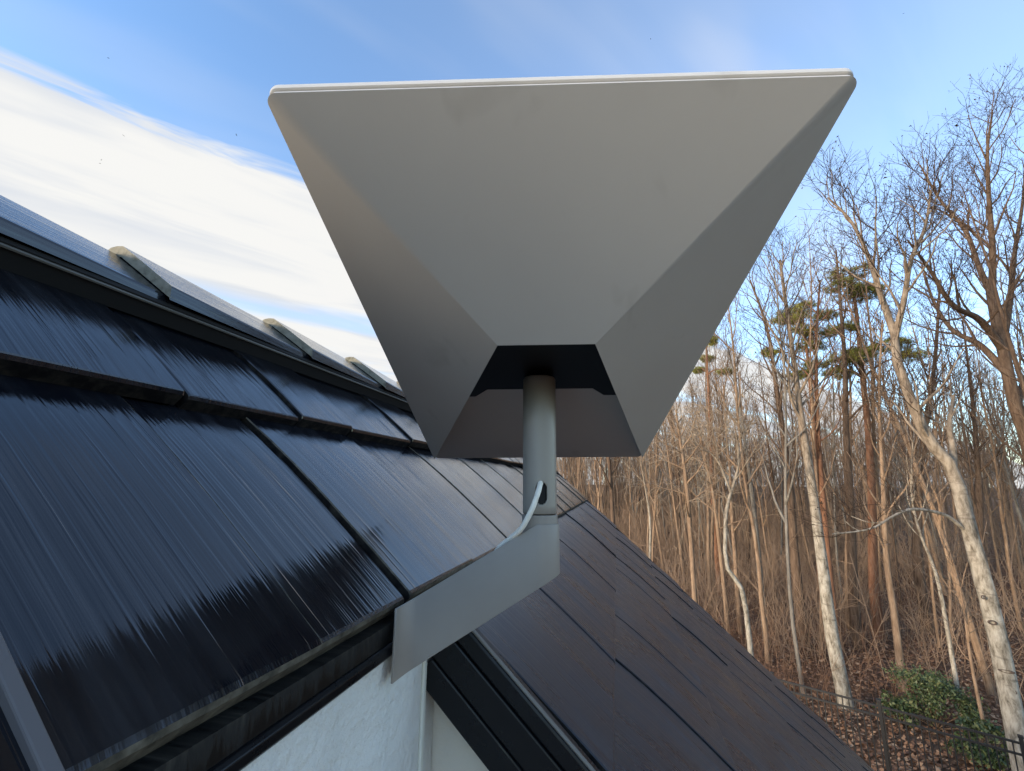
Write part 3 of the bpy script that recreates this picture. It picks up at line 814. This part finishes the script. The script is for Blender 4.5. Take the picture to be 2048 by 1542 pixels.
def knot(p, nrm, w, h):
    nrm = nrm.normalized(); s = Vector((0, 0, 1)).cross(nrm).normalized(); z = nrm.cross(s)
    vs, fs = [], []; k = 14
    for i in range(k):
        t = 2 * math.pi * i / k
        for rr, dd in ((1.0, -0.02), (0.86, 0.012), (0.62, 0.012), (0.50, -0.02)):
            vs.append(p + s * (w * rr * math.cos(t)) + z * (h * rr * math.sin(t)) + nrm * dd)
    for i in range(k):
        for m_ in range(3): fs.append((i * 4 + m_, ((i + 1) % k) * 4 + m_, ((i + 1) % k) * 4 + m_ + 1, i * 4 + m_ + 1))
    o = py_obj('knot', vs, fs, m_knot, None, True); return o
for (x, y, rr, w, h) in ((1984, 1242, .195, .07, .045), (1966, 1192, .19, .035, .04), (2012, 1338, .205, .12, .03), (2026, 1378, .21, .05, .05)):
    c_ = at(x, y, Y1); d_ = Vector((CAM.x - c_.x, CAM.y - c_.y, 0)).normalized()
    o = knot(c_ + d_ * (rr * 0.86), d_, w, h); o.parent = T1; o.matrix_parent_inverse = Matrix.Translation(T1.location).inverted()

# 2 straight pale trunk in the middle of the wood edge
Y2 = 13.2
h2 = path(Y2, (1690, 1400), (1662, 1260), (1645, 1130), (1622, 960), (1604, 850), (1590, 740), (1572, 610), (1560, 520), dy=[0, 0, 0, .1, .2, .3, .4, .5])
hero(12, 'straight mottled pale trunk rising behind the fence beside the roof', [([ground_under(1692, 1410, Y2)] + h2, 0.205, 0.035, 0.60, 20, 3.0)], b_pale, t_dark, dens=1.0)
# 3 great spreading tree at the right edge
Y3 = 15.0
h3 = path(Y3, (2120, 1330), (2090, 1100), (2060, 900), (2030, 810), (2006, 700), (1986, 610), (1980, 570), dy=[0, 0, 0, 0, 0, 0, 0])
hero(13, 'great spreading bare tree with forked limbs at the edge of the wood', [
    ([ground_under(2122, 1340, Y3)] + h3, 0.25, 0.125, 0.75, 4, 3.0),
    (path(Y3, (1984, 590), (1960, 540), (1930, 460), (1880, 400), (1840, 330), dy=[0, .4, .9, 1.2, 1.5]), 0.115, 0.025, 0.2, 14, 3.0),
    (path(Y3, (1984, 590), (1985, 500), (1978, 400), (1975, 300), (1985, 225), dy=[0, -.3, -.6, -.8, -1]), 0.12, 0.025, 0.2, 15, 2.8),
    (path(Y3, (2005, 690), (2020, 600), (2030, 500), (2048, 380), (2055, 200), dy=[0, .4, .8, 1.2, 1.5]), 0.12, 0.025, 0.2, 15, 2.8),
    (path(Y3, (2006, 700), (1960, 640), (1905, 610), (1860, 540), (1815, 480), dy=[0, -.5, -1, -1.5, -2]), 0.13, 0.025, 0.2, 13, 2.6),
    (path(Y3, (2012, 745), (1960, 690), (1905, 660), (1866, 600), (1845, 530), dy=[0, .5, 1, 1.5, 2]), 0.12, 0.025, 0.2, 12, 2.4),
    (path(Y3, (2030, 820), (2050, 760), (2085, 700), (2120, 600), (2140, 450), dy=[0, .5, 1, 1.5, 2]), 0.12, 0.025, 0.25, 12, 2.6),
], b_brown, t_dark, dens=1.2, bud=0.6)
# 4 kinked white sapling
Y4 = 14.5
hero(14, 'thin kinked white sapling between the roof edge and the pale trunk', [
    ([ground_under(1502, 1330, Y4)] + path(Y4, (1500, 1290), (1484, 1180), (1453, 1130), (1452, 1030), (1462, 985), (1478, 925), (1472, 865)), 0.085, 0.03, 0.75, 7, 1.3),
    (path(Y4, (1462, 985), (1440, 930), (1425, 910), (1400, 890)), 0.045, 0.015, 0.4, 5, 1.2)], b_pale, t_pale, dens=0.9)
# 5 drooping pale twiggy trees
hero(15, 'low tree with a veil of drooping pale twigs beside the dish', [
    ([ground_under(1385, 1150, 17)] + path(17, (1383, 1100), (1372, 960), (1360, 880), (1352, 820)), 0.10, 0.03, 0.35, 20, 2.3)], b_tan, t_pale, dens=1.15, droop=0.32, trop=0.02, ang=(0.8, 1.3), bud=0)
hero(16, 'twiggy pale tree with hanging shoots above the roof slope', [
    ([ground_under(1448, 1150, 19)] + path(19, (1440, 1100), (1425, 980), (1405, 900), (1395, 840)), 0.09, 0.03, 0.30, 16, 2.2)], b_tan, t_pale, dens=1.0, droop=0.30, trop=0.02, ang=(0.8, 1.3), bud=0)
# 6.. other trunks one can tell apart
def simple(seed, label, Y, px, ra, rb, t0, n1, L1, tm, cm, **kw):
    p0 = px[0]
    return hero(seed, label, [([ground_under(p0[0], p0[1], Y)] + path(Y, *px), ra, rb, t0, n1, L1)], tm, cm, **kw)
simple(21, 'slim brown trunk just right of the straight mottled pale trunk', 18, [(1708, 1210), (1700, 1000), (1692, 860), (1690, 730), (1680, 600), (1672, 500)], 0.20, 0.03, 0.5, 18, 2.8, b_brown, t_dark, dens=0.7)
simple(22, 'narrow tan trunk rising just left of the green shrub', 14.2, [(1805, 1370), (1790, 1240), (1772, 1110), (1766, 960), (1758, 800), (1765, 640)], 0.13, 0.025, 0.5, 14, 2.2, b_tan, t_brown, dens=0.7)
simple(23, 'reddish trunk close behind the straight mottled pale trunk', 17, [(1658, 1150), (1646, 1000), (1636, 860), (1632, 700), (1640, 560)], 0.15, 0.03, 0.5, 14, 2.4, b_red, t_brown, dens=0.7)
simple(24, 'dark trunk leaning away left of the straight mottled pale trunk', 18, [(1590, 1120), (1578, 960), (1556, 800), (1535, 660), (1500, 560)], 0.19, 0.03, 0.42, 18, 3.0, b_brown, t_dark, dens=0.7)
simple(25, 'wavy thin pale stem climbing beside the leaning pale tree', 12.2, [(1905, 1320), (1880, 1180), (1862, 1120), (1838, 1060), (1822, 980), (1826, 880)], 0.055, 0.015, 0.55, 9, 1.3, b_pale, t_grey, dens=0.8)
simple(26, 'thin tan sapling between the green shrub and the leaning pale tree', 11.4, [(1975, 1480), (1955, 1390), (1940, 1310), (1925, 1200), (1905, 1120)], 0.05, 0.015, 0.55, 7, 1.0, b_tan, t_grey, dens=0.8)
simple(27, 'thin white birch sapling seen against the brown woods near the mast', 24, [(1300, 1130), (1300, 1040), (1288, 960), (1278, 900), (1268, 820)], 0.085, 0.02, 0.55, 10, 1.8, b_pale, t_pale, dens=0.7)
simple(28, 'grey trunk half lost in twigs behind the kinked sapling', 19, [(1520, 1150), (1508, 1020), (1492, 900), (1470, 760), (1452, 680)], 0.13, 0.025, 0.5, 14, 2.4, b_grey, t_brown, dens=0.7)
simple(29, 'dark forked trunk standing far behind the leaning pale tree', 20, [(1835, 1130), (1838, 980), (1850, 860), (1870, 720), (1880, 560)], 0.22, 0.04, 0.42, 18, 3.0, b_brown, t_dark, dens=0.7)
simple(30, 'knobbly dark tree against the grey distance near the right edge', 21, [(1962, 1110), (1958, 980), (1952, 880), (1940, 760), (1925, 640)], 0.20, 0.03, 0.35, 18, 2.9, b_brown, t_dark, dens=0.75)

# pines
m_needle = MT('pine_needles', (0.05, 0.07, 0.022), 0.75, 0, 0.2)
on_ = m_needle.noise(m_needle.coord(), 1.2, 3); m_needle.col(m_needle.ramp(on_, [(0.3, (0.12, 0.135, 0.028)), (0.7, (0.31, 0.285, 0.065))]))
def pine(seed, label, Y, px, r, clumps):
    rg = random.Random(seed); nr = np.random.default_rng(seed); tr = Wood()
    base = ground_under(px[0][0], px[0][1], Y)
    pts = resample([base] + path(Y, *px), 18); tr.add(pts, taper(r, 0.05, 18), 10)
    V = []
    for (cx, cy, wx, wy) in clumps:
        c_ = at(cx, cy, Y); sc = Y * 1.03 / F_PX
        # limb from the trunk to the clump
        tt = min(range(18), key=lambda i: abs(pts[i].z - (c_.z - 0.4)))
        st = pts[tt]; dep = rg.uniform(-0.9, 0.9)
        c_ = c_ + Vector((0, dep, 0))
        lb = [st.lerp(c_, t) + Vector((0, 0, 0.25 * math.sin(t * 3.1))) for t in (0, .25, .5, .75, 1)]
        tr.add(lb, taper(0.05, 0.015, 5), 5)
        rx, rz = wx * sc / 2, wy * sc / 2
        ntuft = int(46 * max(rx, 0.6) * 1.5)
        for t in range(ntuft):
            d = vrand(rg); q = c_ + Vector((d.x * rx * rg.random() ** .4, d.y * rx * 0.9 * rg.random() ** .4, d.z * rz * rg.random() ** .5))
            if rg.random() < 0.35: tr.add([c_.lerp(q, 0.2), c_.lerp(q, 0.6), q], taper(0.014, 0.006, 3), 3)
            nn = 34; dv = nr.normal(size=(nn, 3)); dv[:, 2] = dv[:, 2] * 0.5 + 0.35; dv /= np.linalg.norm(dv, axis=1)[:, None]
            Ln = nr.uniform(0.12, 0.24, (nn, 1)); sd = np.cross(dv, nr.normal(size=(nn, 3))); sd /= np.linalg.norm(sd, axis=1)[:, None]
            o_ = np.array(q) + nr.normal(size=(nn, 3)) * 0.05
            V.append(np.stack([o_ - sd * 0.011, o_ + sd * 0.011, o_ + dv * Ln], 1).reshape(-1, 3))
    e = empty('pine_tree', base); tag(e, label, 'pine tree')
    v, f = tr.arrays(); link('trunk', mesh_np('trunk', v - np.array(base), f), b_red, e)
    v = np.concatenate(V) - np.array(base); link('crown', mesh_np('crown', v, [np.arange(len(v)).reshape(-1, 3)], False), m_needle.m, e)
    return e
pine(41, 'tall pine with flat green clumps above a bare reddish trunk', 19, [(1748, 1180), (1744, 1000), (1738, 880), (1724, 740), (1712, 620), (1700, 545)], 0.20,
     [(1690, 552, 90, 34), (1665, 585, 70, 30), (1715, 590, 100, 30), (1745, 575, 60, 26), (1675, 618, 60, 24), (1668, 725, 60, 30), (1700, 718, 70, 32), (1640, 728, 50, 24), (1755, 700, 90, 26), (1790, 722, 60, 22), (1720, 705, 60, 22), (1680, 745, 60, 24), (1690, 655, 50, 16)])
pine(42, 'smaller dark pine half hidden between bare trunks', 21, [(1640, 1130), (1636, 980), (1628, 860), (1618, 740), (1605, 630)], 0.17,
     [(1585, 630, 80, 34), (1612, 612, 60, 30), (1560, 650, 60, 26), (1640, 668, 80, 24), (1625, 690, 70, 30), (1590, 668, 50, 20), (1550, 700, 40, 22), (1610, 745, 60, 24)])
pine(43, 'far pine with sparse tufts close to the dish edge', 27, [(1430, 1060), (1424, 960), (1420, 860), (1416, 760), (1412, 680)], 0.16,
     [(1412, 690, 24, 20), (1425, 712, 34, 14), (1405, 735, 30, 14), (1440, 750, 40, 10)])

# mid-wood trees: six built once, copied as individuals
FD = Vector((-0.73, 0.68, 0)).normalized(); FN = Vector((0.68, 0.73, 0)).normalized(); F0 = Vector((8.36, 8.5, 0))
protos = []
for v_ in range(8):
    rg = random.Random(100 + v_); tr, cr_ = Wood(), Wood()
    hgt = 14.5
    st = limb(rg, Vector((0, 0, -0.2)), Vector((rg.uniform(-.08, .08), rg.uniform(-.08, .08), 1)), hgt, 14, 0.06, 0.05)
    tr.add(st, taper((0.15, 0.13, 0.14, 0.11, 0.10, 0.12, 0.085, 0.075)[v_], 0.02, 14, 0.9), 8)
    dress(rg, tr, cr_, st, lambda t: 0.12 * (1 - t) + 0.02, 0.34, 16, 2.9, dens=0.66, trop=0.13, fine=(v_ % 2 == 0), bud=0.2, twr=1.25)
    protos.append((tr.mesh('trunk'), cr_.mesh('crown')))
t_tan = MT('twig_tan', (0.20, 0.135, 0.088), 0.9, 0, 0.1).m
TM = [b_brown, b_tan, b_grey, b_brown, b_tan, b_tan, b_tan, b_grey]; CM = [t_brown, t_tan, t_grey, t_tan, t_brown, t_tan, t_tan, t_tan]
for i, (a_, b_) in enumerate(protos): a_.materials.append(TM[i]); b_.materials.append(CM[i])
rg = random.Random(5); placed = []
tries = 0
while len(placed) < 175 and tries < 6000:
    tries += 1
    al = rg.uniform(-14, 46); dp = 3.5 + 38 * rg.random() ** 0.85
    p = F0 + FD * al + FN * dp
    az_ = math.degrees(math.atan2(p.x, p.y))
    if not (6 < az_ < 54) or p.y < 6: continue
    if any((p - q).length < 1.15 for q in placed): continue
    if dp < 7 and rg.random() < 0.6: continue
    placed.append(p)
    k = rg.randrange(8); s_c = rg.uniform(0.72, 1.12)
    e = empty('bare_tree', (p.x, p.y, gz(p.x, p.y))); e.rotation_euler = (rg.uniform(-.05, .05), rg.uniform(-.05, .05), rg.uniform(0, 6.28)); e.scale = (s_c * rg.choice((0.62, 0.8, 1.0)), s_c * 0.8, s_c * rg.uniform(.92, 1.1))
    tag(e, ('slender bare tree with brown bark lost among the trunks of the wood', 'slender bare tree with tan bark lost among the trunks of the wood', 'slender bare tree with grey bark lost among the trunks of the wood')[{0: 0, 3: 0, 5: 1, 1: 1, 4: 1, 6: 1, 2: 2, 7: 2}[k]], 'tree', 'bare trees of the wood')
    for nm_, me in zip(('trunk', 'crown'), protos[k]): link(nm_, me, None, e)

# the wood beyond, read as one mass
def far_wood():
    bases = []
    for v_ in range(5):
        rg = random.Random(300 + v_); tr = Wood()
        st = limb(rg, Vector((0, 0, -0.2)), Vector((rg.uniform(-.08, .08), 0, 1)), 12.5, 8, 0.07, 0.05); tr.add(st, taper(0.15, 0.03, 8), 5)
        az = 0
        for i in range(16):
            p, d = along(st, 0.25 + 0.74 * i / 16); az += 2.4
            lb = limb(rg, p, side_dir(rg, d, rg.uniform(.5, 1.0), az), rg.uniform(1.4, 3.2), 5, 0.2, 0.14); tr.add(lb, taper(0.035, 0.014, 5), 3)
            for j in range(6):
                p2, d2 = along(lb, rg.uniform(.2, .98)); b2 = limb(rg, p2, side_dir(rg, d2, rg.uniform(.4, .9), rg.uniform(0, 6.28)), rg.uniform(.6, 1.5), 3, 0.2, 0.12); tr.add(b2, taper(0.014, 0.008, 3), 3)
                for q in range(2):
                    p3, d3 = along(b2, rg.uniform(.2, .98)); tr.add(limb(rg, p3, side_dir(rg, d3, .7, rg.uniform(0, 6.28)), rg.uniform(.4, .9), 3, 0.2, 0.1), taper(0.010, 0.006, 3), 3)
        bases.append(tr.arrays())
    nr = np.random.default_rng(9); V, Fq, base = [], [], 0; n = 0
    while n < 430:
        az = math.radians(nr.uniform(-20, 62)); d = nr.uniform(42, 120)
        x, y = d * math.sin(az), d * math.cos(az)
        if (Vector((x, y, 0)) - F0).dot(FN) < 26: continue
        v, f = bases[nr.integers(5)]; t = nr.uniform(0, 6.28); s = nr.uniform(0.7, 1.1)
        Rm = np.array([[math.cos(t), -math.sin(t), 0], [math.sin(t), math.cos(t), 0], [0, 0, 1]])
        V.append((v @ Rm.T) * s + np.array([x, y, gz(x, y)])); Fq.append(f[0] + base); base += len(v); n += 1
    return mesh_np('forest', np.concatenate(V), [np.concatenate(Fq)])
fo_ = link('forest', far_wood(), MT('far_twigs', (0.20, 0.145, 0.105), 0.9, 0, 0.1).m); tag(fo_, 'distant brown wood that closes the view behind the trees', 'wood', kind='stuff')

# undergrowth: tangle of thin stems
def brush(nclump, dlo, dhi, hmin, hmax, seed, alo=-12, ahi=40):
    kinds = []
    for v_ in range(6):
        rg = random.Random(seed + v_); tr = Wood()
        for i in range(7):
            st = limb(rg, Vector((rg.uniform(-.5, .5), rg.uniform(-.5, .5), -.05)), Vector((rg.uniform(-.5, .5), rg.uniform(-.5, .5), 1)), rg.uniform(0.6, 1.0), 5, 0.16, 0.0)
            tr.add(st, taper(0.0048, 0.0022, 5), 3)
            for j in range(4):
                p, d = along(st, rg.uniform(.25, .95)); tr.add(limb(rg, p, side_dir(rg, d, rg.uniform(.4, 1.0), rg.uniform(0, 6.28)), rg.uniform(.2, .5), 3, 0.25, 0.0), taper(0.0028, 0.0016, 3), 3)
        kinds.append(tr.arrays())
    nr = np.random.default_rng(seed); V, Fq, base, n = [], [], 0, 0
    while n < nclump:
        p = F0 + FD * nr.uniform(alo, ahi) + FN * (dlo + (dhi - dlo) * nr.random() ** 1.3)
        az_ = math.degrees(math.atan2(p.x, p.y))
        if not (2 < az_ < 56): continue
        if az_ > 36 and nr.random() < 0.72: continue
        v, f = kinds[nr.integers(6)]; t = nr.uniform(0, 6.28); s = nr.uniform(hmin, hmax)
        Rm = np.array([[math.cos(t), -math.sin(t), 0], [math.sin(t), math.cos(t), 0], [0, 0, 1]])
        V.append((v @ Rm.T) * np.array([s * .8, s * .8, s]) + np.array([p.x, p.y, gz(p.x, p.y)])); Fq.append(f[0] + base); base += len(v); n += 1
    return mesh_np('undergrowth', np.concatenate(V), [np.concatenate(Fq)])
t_pinkish = MT('brush_pinkish', (0.27, 0.185, 0.125), 0.9, 0, 0.1).m
tag(link('undergrowth', brush(520, 2.5, 34, 0.7, 1.9, 500), t_red), 'red brown tangle of thin brush on the forest floor', 'undergrowth', kind='stuff')
tag(link('undergrowth', brush(330, 6.0, 30, 1.6, 4.2, 600), t_pinkish), 'taller tangle of tan saplings and shoots among the trunks', 'undergrowth', kind='stuff')
tag(link('undergrowth', brush(900, 22, 85, 3.0, 6.0, 700, -40, 70), t_pinkish), 'far thicket of tall bare shoots deep in the wood', 'undergrowth', kind='stuff')

# fallen leaves
def litter(n, seed):
    nr = np.random.default_rng(seed); az = np.radians(nr.uniform(14, 54, n)); d = 9 + 34 * nr.random(n) ** 1.2
    x, y = d * np.sin(az), d * np.cos(az); z = ground_z(x, y) + nr.uniform(0.01, 0.07, n)
    c = np.stack([x, y, z], -1); t = nr.uniform(0, 6.28, n); s = nr.uniform(0.025, 0.075, n)[:, None]
    u = np.stack([np.cos(t), np.sin(t), nr.uniform(-.5, .5, n)], -1) * s; w = np.stack([-np.sin(t), np.cos(t), nr.uniform(-.5, .5, n)], -1) * s * 0.6
    v = np.stack([c - u, c + w, c + u, c - w], 1).reshape(-1, 3)
    return mesh_np('leaves', v, [np.arange(len(v)).reshape(-1, 4)], False)
m_leaf = MT('dead_leaf', rough=0.8); gi = m_leaf.n('ShaderNodeNewGeometry')
m_leaf.col(m_leaf.ramp(gi.outputs['Random Per Island'], [(0.0, (0.07, 0.034, 0.02)), (0.4, (0.21, 0.10, 0.048)), (0.75, (0.35, 0.18, 0.088)), (1.0, (0.45, 0.30, 0.18))]))
tag(link('leaves', litter(60000, 4), m_leaf.m), 'brown fallen leaves covering the forest floor', 'leaves', kind='stuff')

# ================================================================== FENCE, SHRUBS
m_fence = MT('black_fence_paint', (0.006, 0.006, 0.007), 0.45).m
fence = empty('metal_fence', (F0.x, F0.y, 0)); tag(fence, 'black metal picket fence running along the edge of the wood', 'fence')
FTOP = 1.54
fm_ = Matrix(((FD.x, FN.x, 0, F0.x), (FD.y, FN.y, 0, F0.y), (0, 0, 1, 0), (0, 0, 0, 1)))
FI = Matrix.Translation(fence.location).inverted()
def fbox(name, rng_, me=None):
    o = py_obj(name, [fm_ @ Vector(p) for p in box_pts(*rng_)], BOXF, m_fence); o.parent = fence; o.matrix_parent_inverse = FI; return o
pk = None
FA, FB = -1.9, 9.5
for z0 in (FTOP - 0.05, FTOP - 0.22, 0.12): fbox('rail', (FA, FB, -0.016, 0.016, z0, z0 + 0.032))
x = FA
while x < FB:
    if pk is None:
        pk = py_obj('picket', [Vector(p) for p in box_pts(-0.009, 0.009, -0.009, 0.009, 0.05, FTOP - 0.012)], BOXF, m_fence)
        pkm = pk.data; bpy.data.objects.remove(pk); pk = True
    o = link('picket', pkm, None, fence); o.location = FD * x; o.rotation_euler = (0, 0, math.atan2(FD.y, FD.x))
    x += 0.105
x = FA
while x < FB:
    po = fbox('post', (x + 0.03, x + 0.085, -0.0275, 0.0275, -0.1, FTOP + 0.05)); cp_ = fbox('post_cap', (x + 0.022, x + 0.093, -0.0355, 0.0355, FTOP + 0.051, FTOP + 0.085))
    x += 1.83

m_green = MT('shrub_leaf', rough=0.6); gi = m_green.n('ShaderNodeNewGeometry')
m_green.col(m_green.ramp(gi.outputs['Random Per Island'], [(0.0, (0.022, 0.040, 0.012)), (0.5, (0.055, 0.085, 0.026)), (1.0, (0.13, 0.14, 0.055))]))
def leafy(name, label, c0, rx, ry, rz, nleaf, seed, size=0.055):
    nr = np.random.default_rng(seed); rg = random.Random(seed); wd = Wood()
    base = Vector((c0.x, c0.y, gz(c0.x, c0.y)))
    nb = 18; cen = nr.normal(size=(nb, 3)); cen /= np.linalg.norm(cen, axis=1)[:, None]; cen *= nr.uniform(0.35, 0.95, (nb, 1)); cen = cen * np.array([rx, ry, rz]) + np.array([0, 0, rz * 0.95])
    for c_ in cen: wd.add([Vector((0, 0, 0)), Vector(c_) * 0.5 + vrand(rg) * 0.1, Vector(c_)], taper(0.016, 0.005, 3), 4)
    k = nr.integers(nb, size=nleaf); p = cen[k] + nr.normal(size=(nleaf, 3)) * np.array([rx, ry, rz]) * 0.14; p[:, 2] = np.maximum(p[:, 2], 0.05)
    u = nr.normal(size=(nleaf, 3)); u /= np.linalg.norm(u, axis=1)[:, None]; w = np.cross(u, nr.normal(size=(nleaf, 3))); w /= np.linalg.norm(w, axis=1)[:, None]
    s = nr.uniform(0.6, 1.3, (nleaf, 1)) * size
    v = np.stack([p - u * s, p + w * s * 0.5, p + u * s, p - w * s * 0.5], 1).reshape(-1, 3)
    e = empty(name, base); tag(e, label, 'shrub')
    link('stems', wd.mesh('stems'), b_brown, e); link('foliage', mesh_np('foliage', v, [np.arange(len(v)).reshape(-1, 4)], False), m_green.m, e)
    return e
pA = atz(1870, 1470, 0.0)
leafy('evergreen_shrub', 'leafy green shrub growing behind the black fence', atz(1872, 1440, 0.2), 0.85, 0.8, 0.75, 4800, 61, 0.036)
leafy('evergreen_shrub', 'low dark green clump against the fence beside the leaning pale tree', atz(1960, 1490, 0.4) , 0.75, 0.4, 0.42, 1500, 62)
leafy('evergreen_shrub', 'small green sprig patch in front of the leafy shrub', atz(1800, 1440, 0.1), 0.5, 0.4, 0.35, 700, 63)

# ================================================================== BIRDS
m_bird = MT('dark_feathers', (0.02, 0.02, 0.022), 0.8).m
bme = None
for i, (x, y, Y, s) in enumerate(((216, 116, 60, 1.0), (247, 271, 60, .7), (473, 270, 62, .8), (203, 320, 60, .6), (200, 327, 61, .6), (1301, 78, 60, .7), (1807, 27, 62, .6), (1898, 182, 60, .6))):
    if bme is None:
        vs = [(0, -.16, 0), (.035, -.05, .02), (-.035, -.05, .02), (0, .0, -.035), (.03, .08, .01), (-.03, .08, .01), (0, .20, .01), (.05, .24, .01), (-.05, .24, .01), (.20, -.02, .09), (.36, .07, .03), (.14, .07, .06), (-.20, -.02, .09), (-.36, .07, .03), (-.14, .07, .06)]
        fs = [(0, 1, 2), (0, 3, 1), (0, 2, 3), (1, 4, 5, 2), (1, 3, 4), (2, 5, 3), (3, 5, 4), (4, 7, 6), (5, 6, 8), (4, 6, 5), (1, 9, 11, 4), (9, 10, 11), (2, 5, 14, 12), (12, 14, 13)]
        o = py_obj('bird', vs, fs, m_bird); bme = o.data
    else: o = link('bird', bme)
    o.location = at(x, y, Y); o.rotation_euler = (0.2, 0.3, 0.9 * i); o.scale = (s * .8, s * .8, s * .8)
    tag(o, 'tiny dark bird flying high in the sky', 'bird', 'distant birds in the sky')
